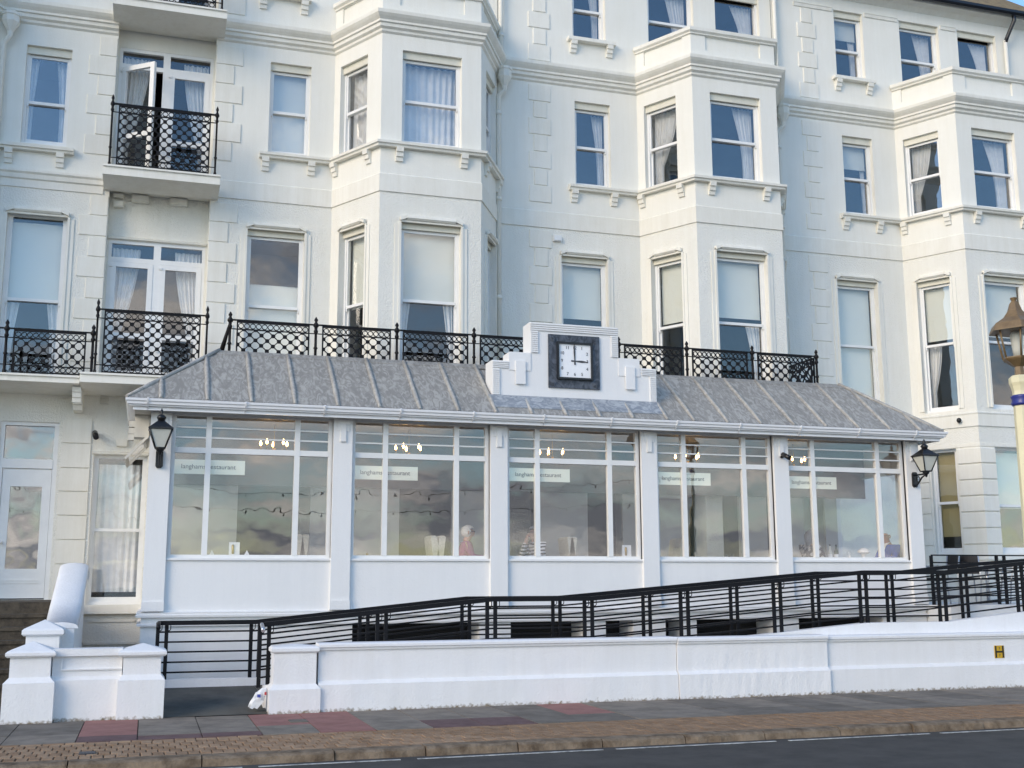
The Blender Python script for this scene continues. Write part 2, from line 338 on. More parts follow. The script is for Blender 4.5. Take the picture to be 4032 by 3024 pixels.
def structure(o): o['kind'] = 'structure'; return o
def copy_tree(o, off, label=None, parent=None):
    c = o.copy(); COL.objects.link(c); c.parent = parent
    if parent is None:
        c.location = Vector(o.location) + Vector(off)
        if label: c['label'] = label
    for ch in o.children: copy_tree(ch, off, None, c)
    return c
FRX = lambda x=0.0, y=0.0: ((x, y), (1, 0), (0, -1))
def text_mesh(txt, size, depth=0.004):
    cu = bpy.data.curves.new('t', 'FONT'); cu.body = txt; cu.size = size; cu.extrude = depth/2; cu.align_x = 'CENTER'; cu.align_y = 'CENTER'
    t = bpy.data.objects.new('t', cu); COL.objects.link(t); dg = bpy.context.evaluated_depsgraph_get(); dg.update()
    me = bpy.data.meshes.new_from_object(t.evaluated_get(dg)); bpy.data.objects.remove(t); bpy.data.curves.remove(cu)
    return me
def text_obj(name, txt, size, pos, material, parent, sx=1.0):
    """upright lettering facing -Y at world pos"""
    me = text_mesh(txt, size); b = BASE[parent.name]
    for v in me.vertices: v.co = (v.co.x*sx + pos[0]-b[0], -v.co.z + pos[1]-b[1], v.co.y + pos[2]-b[2])
    me.materials.clear(); me.materials.append(MAT[material])
    o = bpy.data.objects.new(name, me); COL.objects.link(o); o.parent = parent; BASE[o.name] = b; return o

# ------------------------------------------------------------------ ground, road, pavement
KERB_Y = -8.87; ROAD_Z = -0.075
g = MB()
# ground under everything, open over the light well in front of the dining room
us = [-400, -2.9, 11.6, 400]; vs_ = [-8.80, -3.62, -3.02, 400]
for i in range(3):
    for j in range(3):
        if i == 1 and j == 1: continue
        g.quad((us[i], vs_[j], -0.02), (us[i+1], vs_[j], -0.02), (us[i+1], vs_[j+1], -0.02), (us[i], vs_[j+1], -0.02))
g.box(-2.9, 11.6, -3.62, -3.02, -1.9, -1.8)
g.quad((-2.9,-3.62,-1.8),(11.6,-3.62,-1.8),(11.6,-3.62,-0.02),(-2.9,-3.62,-0.02))
structure(obj('ground', g, 'joint'))
structure(obj('road', MB().quad((-400, -17.5, ROAD_Z), (400, -17.5, ROAD_Z), (400, KERB_Y+0.05, ROAD_Z), (-400, KERB_Y+0.05, ROAD_Z)), 'asphalt'))
structure(obj('promenade', MB().box(-400, 400, -34, -17.5, -0.6, 0.02), 'promenade'))
structure(obj('sea', MB().quad((-3000, -4000, -3.5), (3000, -4000, -3.5), (3000, -33.9, -3.5), (-3000, -33.9, -3.5)), 'sea'))
x = -9.0; k = 0
marks = [(-1.82-1.9, -1.96), (-1.82, -0.54), (-0.38, 1.46), (1.60, 3.35), (3.50, 5.20), (5.34, 7.0)]
rm = bpy.data.objects.new('edge_line', None); COL.objects.link(rm); BASE['edge_line'] = (0, -9.02, ROAD_Z); rm.location = BASE['edge_line']; structure(rm)
for a, b in marks: obj('line_dash', MB().box(a, b, -9.038, -9.002, ROAD_Z+0.001, ROAD_Z+0.005), 'road_paint', rm)

pv = bpy.data.objects.new('pavement', None); COL.objects.link(pv); pv.location = (0, -7, 0); BASE['pavement'] = (0, -7, 0); structure(pv)
# paving slabs, two rows
jx = [-6.5, -5.95, -5.35, -4.75, -4.12, -3.44, -2.86, -2.23, -1.63, -1.04, -0.45, 0.17, 0.75, 1.35]
while jx[-1] < 12.5: jx.append(jx[-1] + 0.61)
pink1 = {5: 'slab_pink', 9: 'slab_pink', 15: 'slab_rose', 14: 'slab_pink'}; pink2 = {5: 'slab_rose', 6: 'slab_rose', 7: 'slab_rose', 9: 'slab_pink', 11: 'slab_rose', 12: 'slab_rose'}
pink1 = {5: 'slab_pink', 8: 'slab_pink', 9: 'slab_pink', 14: 'slab_pink'}
pink2 = {5: 'slab_rose', 6: 'slab_rose', 7: 'slab_rose', 9: 'slab_pink', 11: 'slab_rose', 12: 'slab_rose'}
for i in range(len(jx)-1):
    ysp = -6.94 if i in (5,) else (-7.06 if i in (6, 7) else -6.66)
    if i in (8,): ysp = -6.62
    for row, (ya, yb) in enumerate(((-5.44, ysp), (ysp, -7.395))):
        c = (pink1, pink2)[row].get(i) or random.choice(['slab_grey', 'slab_dark', 'slab_grey'])
        dz = random.uniform(-0.003, 0.004)
        obj('paving_slab', MB().box(jx[i]+0.005, jx[i+1]-0.005, yb+0.005, ya-0.005, -0.04, 0.002+dz), c, pv)
# clay pavers: a stretcher course, headers in broken bond, a stretcher course
recs = []
def course(y0, y1, pitch, off):
    x = -6.6 + off
    while x < 13: recs.append((x, x+pitch-0.009, y0+0.004, y1-0.004)); x += pitch
course(-7.50, -7.40, 0.205, 0.0)
for r_ in range(5): course(-7.50-0.205*(r_+1), -7.50-0.205*r_, 0.105, 0.052*(r_ % 2))
course(-8.635, -8.53, 0.205, 0.1)
recs.sort(key=lambda q: (q[0]+2.84)**2*0.55 + (q[2]+19.8)**2*0.2 if -5.2 < q[0] < 9 else 999)
pm = {}
restA = MB()
for i, (a, b, y0, y1) in enumerate(recs):
    if i < 300:
        key = (round(b-a, 3), random.choice((0, 1, 1)))
        if key not in pm:
            mb = MB(); wd = b-a; dp = y1-y0; c = 0.006
            mb.add([(0,0,-.05),(wd,0,-.05),(wd,dp,-.05),(0,dp,-.05),(0,0,-.005),(wd,0,-.005),(wd,dp,-.005),(0,dp,-.005),(c,c,0),(wd-c,c,0),(wd-c,dp-c,0),(c,dp-c,0)],
                   [(0,1,5,4),(1,2,6,5),(2,3,7,6),(3,0,4,7),(4,5,9,8),(5,6,10,9),(6,7,11,10),(7,4,8,11),(8,9,10,11)])
            me = mesh_of('paver', mb, (0,0,0)); me.materials.append(MAT[('paver', 'paver_b')[key[1]]]); pm[key] = (me, wd)
        o = share('paver', pm[key][0], pv, (a, y0+7, random.uniform(-0.003, 0.004)))
    else: restA.box(a, b, y0, y1, -0.05, random.uniform(-0.003, 0.003))
o = obj('paver_field', restA, 'paver', pv); o['kind'] = 'stuff'
obj('cover_plate', MB().box(-3.36, -3.22, -8.27, -8.13, -0.03, 0.008), 'cover_metal', pv)
obj('cover_plate', MB().box(-1.24, -1.04, -6.42, -6.16, -0.03, 0.009), 'slab_dark', pv)
kb = bpy.data.objects.new('kerb', None); COL.objects.link(kb); kb.location = (0, -8.76, 0); BASE['kerb'] = (0, -8.76, 0); structure(kb)
kj = [-6.9, -6.0, -5.1, -4.25, -3.42, -2.30, -1.12, -0.26, 0.65, 1.52, 2.42]
while kj[-1] < 13: kj.append(kj[-1] + 0.90)
for i in range(len(kj)-1):
    a, b = kj[i]+0.006, kj[i+1]-0.006; d = random.uniform(-0.012, 0.012); f0 = KERB_Y + random.uniform(-0.012, 0.012); n = 7; zt = 0.006 + random.uniform(-0.006, 0.006)
    mb = MB(); sec = lambda q, w: [(q, -8.637, -0.12), (q, -8.637, zt), (q, f0+0.05+w, zt+w*0.3), (q, f0+0.015+w, zt-0.018), (q, f0-0.01+w, -0.12)]
    for q in range(n+1): mb.v += sec(a+(b-a)*q/n, random.uniform(-0.008, 0.008) - (0.012 if q in (0, n) else 0)*-1)
    for q in range(n):
        for j in range(4): mb.f.append([q*5+j, q*5+j+1, (q+1)*5+j+1, (q+1)*5+j]); mb.sm.append(False)
    mb.f.append([0, 1, 2, 3, 4]); mb.f.append([n*5+j for j in (4, 3, 2, 1, 0)]); mb.sm += [False, False]
    obj('kerb_stone', mb, 'kerbstone', kb)

# ------------------------------------------------------------------ window maker
def window(house, fr, s0, s1, z0, z1, zr, box=True, old=True, sill=True, lights=2):
    """sash window in a wall opening: window > box_frame, sash, pane, meeting_rail"""
    f = MB(fr); d0 = -0.10
    f.box(s0, s0+0.045, d0-0.10, d0, z0, z1); f.box(s1-0.045, s1, d0-0.10, d0, z0, z1)
    f.box(s0+0.045, s1-0.045, d0-0.10, d0, z0, z0+0.05)
    wv = obj('window', f, 'frame_white', house)
    zt = z1
    hd = MB(fr); hd.box(s0+0.045, s1-0.045, d0-0.10, d0, z1-0.035, z1)
    if box: hd.box(s0-0.0, s1+0.0, d0+0.002, d0+0.04, z1-0.13, z1-0.002)
    obj('head_board', hd, 'box_cream' if box else 'frame_white', wv)
    if box: zt = z1-0.13
    a, b = s0+0.045, s1-0.045; gm = 'glass_old' if old else 'glass'
    if lights == 2:
        u = MB(fr); st = 0.032
        u.box(a, a+st, d0-0.05, d0-0.015, zr, zt); u.box(b-st, b, d0-0.05, d0-0.015, zr, zt); u.box(a+st, b-st, d0-0.05, d0-0.015, zt-0.05, zt)
        u.box(a+st, b-st, d0-0.05, d0-0.012, zr-0.03, zr+0.02)
        for q in (a, b-st): u.prism([(q, zr), (q+st, zr), (q+st*0.8, zr-0.08), (q+st*0.2, zr-0.08)], d0-0.045, d0-0.018)
        obj('upper_sash', u, 'frame_white', wv)
        l = MB(fr); l.box(a, a+st, d0-0.09, d0-0.055, z0+0.05, zr); l.box(b-st, b, d0-0.09, d0-0.055, z0+0.05, zr)
        l.box(a+st, b-st, d0-0.09, d0-0.055, z0+0.05, z0+0.12); l.box(a+st, b-st, d0-0.09, d0-0.055, zr-0.03, zr+0.015)
        obj('lower_sash', l, 'frame_white', wv)
        obj('pane', MB(fr).box(a+st, b-st, d0-0.036, d0-0.030, zr+0.02, zt-0.05), gm, wv)
        obj('pane', MB(fr).box(a+st, b-st, d0-0.076, d0-0.070, z0+0.12, zr-0.03), gm, wv)
    else:
        obj('pane', MB(fr).box(a, b, d0-0.056, d0-0.050, z0+0.05, zt-0.03), gm, wv)
    return wv
FLOORN = {1: 'first-floor', 2: 'second-floor', 3: 'top-floor', 0: 'ground-floor'}
HOUSEN = {0: 'house with the French-door balconies', 1: 'house beside the balconies', 2: 'house behind the clock', 3: 'house with the black gutter'}
def curtain(fr, sa, sb, z0, z1, side, what, full=False, tie=False, material='net', o=-0.30):
    """gathered cloth: a pleated sheet, wider at the top, drawn to one side"""
    mb = MB(fr); nz = 14; ns = 44; W = sb-sa
    for j in range(nz+1):
        t = j/nz; z = z1+(z0-z1)*t
        if full: wA, wB = sa, sb
        else:
            k = 1-0.45*math.sin(min(1, t*1.25)*math.pi/2) if not tie else (1-0.68*(min(1, t/0.72)**1.6) + (0.05*(t-0.72) if t > 0.72 else 0))
            wid = W*k
            wA, wB = (sa, sa+wid) if side == 'L' else (sb-wid, sb)
        for i in range(ns+1):
            u = i/ns; fold = math.sin(u*W*50/(1 if full else 0.55)+math.sin(u*7+t*1.5)*1.2)*0.022 + math.sin(u*23+2*t)*0.006
            mb.v.append(mb.p(wA+(wB-wA)*u, o+fold, z))
    for j in range(nz):
        for i in range(ns):
            q = j*(ns+1)+i; mb.f.append([q, q+1, q+ns+2, q+ns+1]); mb.sm.append(True)
    me_loc = mb.p((sa+sb)/2, o, z0)
    tag(obj('curtain', mb, material, None, me_loc), what, 'curtain', 'window curtains')
def blind(fr, sa, sb, z0, z1, what, material='blind_cream', o=-0.245):
    mb = MB(fr); mb.box(sa, sb, o-0.003, o, z0, z1); mb.box(sa, sb, o-0.008, o+0.006, z0-0.012, z0)
    mb.tube([(sa, o-0.02, z1), (sb, o-0.02, z1)], 0.022, 8)
    tag(obj('roller_blind', mb, material, None, mb.p((sa+sb)/2, o, z0)), what, 'blind', 'roller blinds')

# ------------------------------------------------------------------ terraced houses
BAYD = 1.147
WIN_SPEC = {  # (house, floor, window) -> list of ('blind', zbottom) / ('curtain', side, share)
 (1,2,'flat-wall'): [('blindfull',)], (1,2,'slanted bay'): [('full',)], (1,2,'front bay'): [('full',)],
 (2,2,'flat-wall'): [('R', .30)], (2,2,'slanted bay'): [('Ltie', .62)], (2,2,'front bay'): [('R', .34)],
 (3,2,'flat-wall'): [('blind', 10.20), ('R', .18)], (3,2,'slanted bay'): [('Ltie', .5)], (3,2,'front bay'): [('R', .42)],
 (1,1,'flat-wall'): [('blindlow', 6.72)], (1,1,'slanted bay'): [('blind', 6.30)], (1,1,'front bay'): [('blind', 6.34), ('LRlow', .2)],
 (2,1,'flat-wall'): [('blind', 6.52)], (2,1,'slanted bay'): [('blind', 6.42), ('Rlow', .25)], (2,1,'front bay'): [('blind', 6.46), ('Rlow', .25)],
 (3,1,'flat-wall'): [('blind', 4.98)], (3,1,'slanted bay'): [('blind', 6.44), ('Llowtie', .35)], (3,1,'front bay'): [('blind', 6.46)],
 (1,3,'flat-wall'): [('R', .3)], (1,3,'left parapet'): [('R', .3)], (1,3,'right parapet'): [('R', .3)],
 (2,3,'flat-wall'): [('R', .34)], (2,3,'left parapet'): [('R', .4)], (2,3,'right parapet'): [('R', .42)],
 (3,3,'flat-wall'): [('blind', 13.13), ('R', .3)], (3,3,'left parapet'): [('R', .38)], (3,3,'right parapet'): [('R', .4)],
 (3,0,'slanted bay'): [('tan', 2.44)], (3,0,'front bay'): [('blind', 2.98)],
}
def dress(h, fl, wn, fr, s0, s1, z0, z1, zr):
    place = f'{FLOORN[fl]} {wn} window of {HOUSEN[h]}'
    a, b = s0+0.05, s1-0.05; W = b-a
    for sp in WIN_SPEC.get((h, fl, wn), []):
        k = sp[0]
        if k == 'blindfull': blind(fr, a, b, z0+0.06, z1-0.1, f'drawn white roller blind in {place}')
        elif k == 'blind': blind(fr, a, b, sp[1], z1-0.1, f'pale roller blind in {place}')
        elif k == 'blindlow': blind(fr, a, b, z0+0.06, sp[1], f'pale blind across the lower part of {place}')
        elif k == 'tan': blind(fr, a, b, sp[1], z1-0.05, f'tan roller blind in {place}', 'blind_tan')
        elif k == 'full': curtain(fr, a, b, z0+0.07, z1-0.14, 'L', f'closed net curtains in {place}', full=True)
        elif k == 'R': curtain(fr, b-W*sp[1]*1.25, b, z0+0.07, z1-0.14, 'R', f'white side curtain in {place}')
        elif k == 'Ltie': curtain(fr, a, a+W*sp[1]*1.3, z0+0.07, z1-0.14, 'L', f'tied-back net curtain in {place}', tie=True)
        elif k == 'LRlow':
            curtain(fr, a, a+W*sp[1], z0+0.07, zr, 'L', f'steps-side curtain under blind in {place}')
            curtain(fr, b-W*sp[1], b, z0+0.07, zr, 'R', f'clock-side curtain under blind in {place}')
        elif k == 'Rlow': curtain(fr, b-W*sp[1]*1.2, b, z0+0.07, zr, 'R', f'curtain below the blind in {place}')
        elif k == 'Llowtie': curtain(fr, a, a+W*sp[1]*1.2, z0+0.07, zr, 'L', f'tied curtain below blind in {place}', tie=True)
def bracket(house, fr, s, z, wd=0.125, mat_='stucco_trim'):
    mb = MB(fr); mb.prism_s([(0, z-0.235), (0.035, z-0.235), (0.045, z-0.16), (0.07, z-0.16), (0.08, z-0.08), (0.105, z-0.08), (0.115, z), (0, z)], s-wd/2, s+wd/2)
    return obj('bracket', mb, mat_, house)
def hood(house, fr, s0, s1, z):
    """shouldered roll moulding and architrave round a first-floor window"""
    mb = MB(fr)
    mb.prism_s([(0, z), (0.055, z), (0.085, z+0.03), (0.07, z+0.075), (0, z+0.10)], s0+0.10, s1-0.10)
    for q, e in ((s0-0.02, 1), (s1+0.02, -1)):
        mb.prism([(q, z-0.02), (q+e*0.12, z+0.03), (q+e*0.12, z+0.085), (q+e*0.05, z+0.05), (q, z+0.05)], 0.0, 0.075)
    mb.box(s0-0.02, s1+0.02, 0, 0.035, z-0.035, z+0.012)
    obj('window_hood', mb, 'stucco_trim', house)
    ar = MB(fr)
    for q, e in ((s0, -1), (s1, 1)):
        lo, hi = sorted((q, q+e*0.04)); ar.box(lo, hi, 0, 0.035, 4.95, z-0.035)
        lo, hi = sorted((q+e*0.04, q+e*0.11)); ar.box(lo, hi, 0, 0.018, 4.95, z-0.06)
    obj('architrave', ar, 'stucco_trim', house)
def quoins(house, fr, lo, hi, sl, sr, hgt, z_lo, z_hi, first_long=True, off=None):
    z = z_hi; k = 0 if first_long else 1
    while z - hgt > z_lo - 0.02:
        a, b = (lo, hi) if k % 2 == 0 else (sl, sr)
        mb = MB(fr); c = 0.008; t = 0.019
        mb.add([(a,0.0,z-hgt+.006),(b,0.0,z-hgt+.006),(b,0.0,z-.006),(a,0.0,z-.006),(a+c,t,z-hgt+.006+c),(b-c,t,z-hgt+.006+c),(b-c,t,z-.006-c),(a+c,t,z-.006-c)],
               [(0,1,5,4),(1,2,6,5),(2,3,7,6),(3,0,4,7),(4,5,6,7)])
        obj('quoin', mb, 'stucco_trim', house); z -= hgt; k += 1

CORN = [(0, 11.10), (0.035, 11.13), (0.04, 11.17), (0.085, 11.20), (0.09, 11.26), (0.12, 11.27), (0.12, 11.31), (0.17, 11.36), (0.20, 11.40), (0.205, 11.46), (0, 11.50)]
SILL = [(0, 8.985), (0.09, 8.985), (0.10, 9.02), (0.13, 9.03), (0.135, 9.075), (0, 9.10)]
BAND = [(0, 8.19), (0.022, 8.19), (0.022, 8.50), (0, 8.52)]
def ang(x0): t = (0.4930, -0.8700); return ((x0, 0), t, (-0.8700, -0.4930))
def angR(x0): return ((x0+2.46, -BAYD), (0.4930, 0.8700), (0.8700, -0.4930))
AL = 1.3184
def house(n, XL, XR, x0, w2, w1, w3, zc_top, end_right=False):
    labels = {1: 'cream stucco house with canted bay beside the French-door balconies', 2: 'cream stucco house with canted bay rising behind the clock', 3: 'cream stucco house with canted bay, black roof gutter and tan blind'}
    h = thing('terraced_house', labels[n], 'house', (x0, 0, 0), 'stucco terrace')
    FW = FRX(); FB = FRX(0, -BAYD)
    wl = MB(FW); gf = [] 
    ops = [(w2[0], w2[1], 9.09, 10.83), (w1[0], w1[1], 4.92, 7.70), (w3[0], w3[1], 12.14, 13.68), (x0+0.29, x0+1.31, 11.62, 13.68), (x0+1.81, x0+2.84, 12.40, 13.68)]
    if n < 3: ops.append((XL+0.6, x0-0.5, 1.13, 3.25, 0.3))
    wl.wall(0, 14.06, XL, x0, [q for q in ops if q[1] <= x0+0.01])
    wl.wall(11.5, 14.06, x0, XR, [q for q in ops if q[0] >= x0])
    if XR > x0+3.12: wl.wall(0, 11.5, x0+3.11, XR, [])
    wl.fr = FB
    front = [(x0+1.02, x0+2.10, 9.09, 10.83), (x0+1.03, x0+2.09, 4.92, 7.70), (x0+0.96, x0+2.15, 11.67, 11.965, 0.03, 1)]
    if n < 3: front.append((x0+0.98, x0+2.13, 1.13, 3.2, 0.3))
    else: front.append((x0+1.00, x0+2.11, 2.08, 4.16))
    wl.wall(0, 11.98, x0+0.65, x0+2.46, front)
    A = ang(x0); B = angR(x0)
    angw = [(0.17, 0.93, 9.09, 10.83), (0.27, 0.97, 4.92, 7.70), (0.20, 1.12, 11.67, 11.965, 0.03, 1)]
    if n == 3: angw.append((0.31, 0.84, 2.08, 4.16))
    else: angw.append((0.3, 1.05, 1.13, 3.2, 0.3))
    wl.fr = A; wl.wall(0, 11.98, 0, AL, angw)
    wl.fr = B; wl.wall(0, 11.98, 0, AL, [(AL-q[1], AL-q[0])+q[2:] for q in angw if not (n == 3 and q[2] == 2.08)])
    wl.fr = None   # parapet inner face and bay roof
    wl.add([(x0,0,11.52),(x0+.65,-BAYD,11.52),(x0+2.46,-BAYD,11.52),(x0+3.11,0,11.52)], [(0,1,2,3)])
    obj('wall', wl, 'stucco_cream', h)
    bay = [(x0, 0), (x0+0.65, -BAYD), (x0+2.46, -BAYD), (x0+3.11, 0)]
    full = [(XL, 0)] + bay + ([(XR, 0)] if XR > x0+3.12 else [])
    obj('cornice', MB().sweep(full, CORN), 'stucco_trim', h)
    obj('sill_course', MB().sweep([(w2[0]-0.15, 0)] + bay, SILL), 'stucco_trim', h)
    obj('string_band', MB().sweep(full, BAND), 'stucco_trim', h)
    obj('parapet_coping', MB().sweep(bay, [(-0.16, 11.975), (0.03, 11.975), (0.035, 12.0), (0.075, 12.03), (0.08, 12.095), (-0.16, 12.12), (-0.16, 11.975)]), 'stucco_trim', h)
    obj('parapet_back', MB().sweep(bay, [(-0.15, 11.52), (-0.15, 11.975)], caps=False), 'stucco_trim', h)
    # sill brackets
    for s in (w2[0]-0.04, w2[1]+0.04): bracket(h, FW, s, 8.985)
    for s in (x0+0.98, x0+2.14): bracket(h, FB, s, 8.985)
    for s in (0.10, 1.02): bracket(h, A, s, 8.985); bracket(h, B, AL-s, 8.985)
    obj('sill', MB(FW).box(w3[0]-0.12, w3[1]+0.18, 0, 0.12, 12.06, 12.13), 'stucco_trim', h)
    for s in (w3[0]+0.0, w3[1]+0.06): bracket(h, FW, s, 12.06)
    # windows
    for wn, fr, s0, s1 in (('flat-wall', FW, *w2), ('slanted bay', A, 0.17, 0.93), ('front bay', FB, x0+1.02, x0+2.10)):
        window(h, fr, s0, s1, 9.09, 10.83, 9.93); dress(n, 2, wn, fr, s0, s1, 9.09, 10.83, 9.93)
    window(h, B, AL-0.93, AL-0.17, 9.09, 10.83, 9.93)
    for wn, fr, s0, s1 in (('flat-wall', FW, *w1), ('slanted bay', A, 0.27, 0.97), ('front bay', FB, x0+1.03, x0+2.09)):
        window(h, fr, s0, s1, 4.92, 7.70, 6.32, old=False); dress(n, 1, wn, fr, s0, s1, 4.92, 7.70, 6.32); hood(h, fr, s0, s1, 7.70)
    window(h, B, AL-0.97, AL-0.27, 4.92, 7.70, 6.32); hood(h, B, AL-0.97, AL-0.27, 7.70)
    for wn, fr, s0, s1, zb in (('flat-wall', FW, *w3, 12.14), ('left parapet', FW, x0+0.29, x0+1.31, 11.62), ('right parapet', FW, x0+1.81, x0+2.84, 12.40)):
        window(h, fr, s0, s1, zb, 13.68, 12.82 if wn != 'right parapet' else 12.70, lights=2 if wn != 'right parapet' else 1); dress(n, 3, wn.replace('left parapet', 'left parapet').replace('right', 'right'), fr, s0, s1, zb, 13.68, 12.82)
    # label moulding between the top windows
    for a, b in ((w3[1]+0.05, x0+0.24), (x0+1.36, x0+1.76), (XL+0.55, w3[0]-0.05)):
        obj('head_moulding', MB(FW).prism_s([(0, 13.62), (0.02, 13.62), (0.03, 13.68), (0.045, 13.70), (0, 13.72)], a, b), 'stucco_trim', h)
    # eaves, gutter and roof
    obj('eaves_cornice', MB().sweep([(XL, 0), (XR, 0)], [(0, 13.93), (0.03, 13.95), (0.10, 14.02), (0.24, 14.05), (0.26, 14.09), (0, 14.10)]), 'stucco_trim', h)
    obj('eaves_gutter', MB().sweep([(XL, 0), (XR, 0)], [(0.26, 14.08), (0.30, 14.06), (0.36, 14.06), (0.40, 14.10), (0.40, 14.16), (0.26, 14.16)]), 'gutter_black', h)
    obj('roof', MB().quad((XL, -0.30, 14.14), (XR, -0.30, 14.14), (XR, 1.55, 15.66), (XL, 1.55, 15.66)).quad((XL, 1.55, 15.66), (XR, 1.55, 15.66), (XR, 4.5, 13.9), (XL, 4.5, 13.9)), 'roof_tile', h)
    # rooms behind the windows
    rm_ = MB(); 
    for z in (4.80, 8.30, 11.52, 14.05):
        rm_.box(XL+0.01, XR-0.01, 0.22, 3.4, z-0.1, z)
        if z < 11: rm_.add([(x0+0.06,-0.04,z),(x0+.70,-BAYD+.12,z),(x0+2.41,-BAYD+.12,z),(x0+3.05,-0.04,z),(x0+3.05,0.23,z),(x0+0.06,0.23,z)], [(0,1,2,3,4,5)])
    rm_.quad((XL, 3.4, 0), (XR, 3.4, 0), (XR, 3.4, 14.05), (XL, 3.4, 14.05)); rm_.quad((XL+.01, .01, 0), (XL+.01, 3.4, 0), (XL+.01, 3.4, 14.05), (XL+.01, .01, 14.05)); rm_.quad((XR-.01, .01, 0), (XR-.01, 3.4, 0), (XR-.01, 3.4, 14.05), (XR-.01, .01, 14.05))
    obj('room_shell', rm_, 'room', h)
    return h
H1 = house(1, -2.12, 3.11, 0.0, (-1.16, -0.43), (-1.46, -0.47), (-1.33, -0.65), 14)
H2 = house(2, 3.12, 9.11, 6.0, (4.68, 5.42), (4.36, 5.30), (4.66, 5.36), 14)
H3 = house(3, 9.12, 16.6, 12.0, (10.69, 11.42), (10.36, 11.32), (10.65, 11.36), 14)
FW = FRX()
for h, x0 in ((H2, 6.0), (H3, 12.0)):
    quoins(h, FW, x0-2.27, x0-1.82, x0-2.17, x0-1.90, 0.34, 8.56, 11.06, True)
    quoins(h, FW, x0-2.27, x0-1.82, x0-2.17, x0-1.90, 0.34, 11.55, 13.60, False)
    quoins(h, FW, x0-2.27, x0-1.82, x0-2.17, x0-1.90, 0.36, 4.95, 8.14, True)
quoins(H1, FW, -2.115, -1.64, -2.115, -1.79, 0.36, 4.95, 8.10, True)
quoins(H1, FW, -2.115, -1.64, -2.115, -1.79, 0.36, 8.6, 11.02, True)
quoins(H1, FW, -2.115, -1.64, -2.115, -1.79, 0.36, 11.6, 13.8, False)
def drainpipe(h, x, y, ztop, zlo):
    mb = MB(); mb.tube([(x, y, zlo), (x, y, ztop-0.55), (x+0.02, y-0.02, ztop-0.48), (x+0.10, y-0.06, ztop-0.42), (x+0.10, y-0.06, ztop-0.36)], 0.042, 10)
    for z in (6.7, 8.6, ztop-0.9): mb.tube([(x, y, z), (x, y, z+0.07)], 0.056, 10)
    obj('drainpipe', mb, 'stucco_trim', h)
    hp = MB(); hp.lathe(x+0.10, y-0.06, [(0.045, ztop-0.40), (0.05, ztop-0.33), (0.135, ztop-0.16), (0.135, ztop-0.02), (0.15, ztop-0.02), (0.15, ztop+0.03), (0.12, ztop+0.03)], 8, smooth=False, rot=R(22.5)); obj('rain_hopper', hp, 'stucco_trim', h)
    up = MB(); up.tube([(x+0.05, y, ztop+0.02), (x+0.05, y, 14.05)], 0.042, 10); up.tube([(x+0.05, y, 11.9), (x+0.05, y, 11.96)], 0.055, 10); obj('drainpipe', up, 'stucco_trim', h)
drainpipe(H2, 3.10, -0.10, 11.20, 4.9); drainpipe(H3, 9.10, -0.10, 11.20, 4.9)
mb = MB(); mb.tube([(15.02, -0.10, 13.55), (15.02, -0.10, 12.2)], 0.045, 10); obj('drainpipe', mb, 'stucco_trim', H3)
mb = MB(); mb.tube([(15.12, -0.32, 14.08), (15.12, -0.32, 13.95), (15.05, -0.14, 13.62), (15.02, -0.10, 13.5)], 0.045, 10); obj('gutter_outlet', mb, 'gutter_black', H3)
# ground floor of the end house: mouldings, rusticated piers, sashes
x0 = 12.0; bay = [(9.9, 0), (x0, 0), (x0+0.65, -BAYD), (x0+2.46, -BAYD), (x0+3.11, 0), (16.6, 0)]
obj('first_floor_band', MB().sweep(bay, [(0, 4.56), (0.03, 4.57), (0.03, 4.80), (0.045, 4.83), (0, 4.86)]), 'stucco_trim', H3)
obj('ground_floor_lintel', MB().sweep(bay, [(0, 4.17), (0.012, 4.17), (0.012, 4.23), (0, 4.23)]), 'stucco_trim', H3)
FBp = FRX(0, -BAYD); A = ang(x0)
zz = 4.14
for k in range(8):
    hz = 0.315; z0_, z1_ = zz-hz+0.012, zz-0.004
    if k < 8:
        # pier block wraps the bay corner
        c = 0.02; mb = MB()
        pa = Vector((x0+0.65-0.4930*0.44, -BAYD+0.8700*0.44)); pc = Vector((x0+0.65, -BAYD)); pb = Vector((x0+0.98, -BAYD))
        mb.sweep([tuple(pa), tuple(pc), tuple(pb)], [(0, z0_), (0.02, z0_), (0.035, z0_+0.015), (0.035, z1_-0.015), (0.02, z1_), (0, z1_)])
        obj('pier_block', mb, 'stucco_trim', H3)
        mb = MB(A); mb.box(0.03, 0.27, 0, 0.028, z0_, z1_); obj('pier_block', mb, 'stucco_trim', H3)
    zz -= hz
window(H3, A, 0.31, 0.84, 2.08, 4.16, 3.10, box=False); dress(3, 0, 'slanted bay', A, 0.31, 0.84, 2.08, 4.16, 3.1)
window(H3, FBp, x0+1.00, x0+2.11, 2.08, 4.16, 3.02, box=False); dress(3, 0, 'front bay', FBp, x0+1.0, x0+2.11, 2.08, 4.16, 3.02)

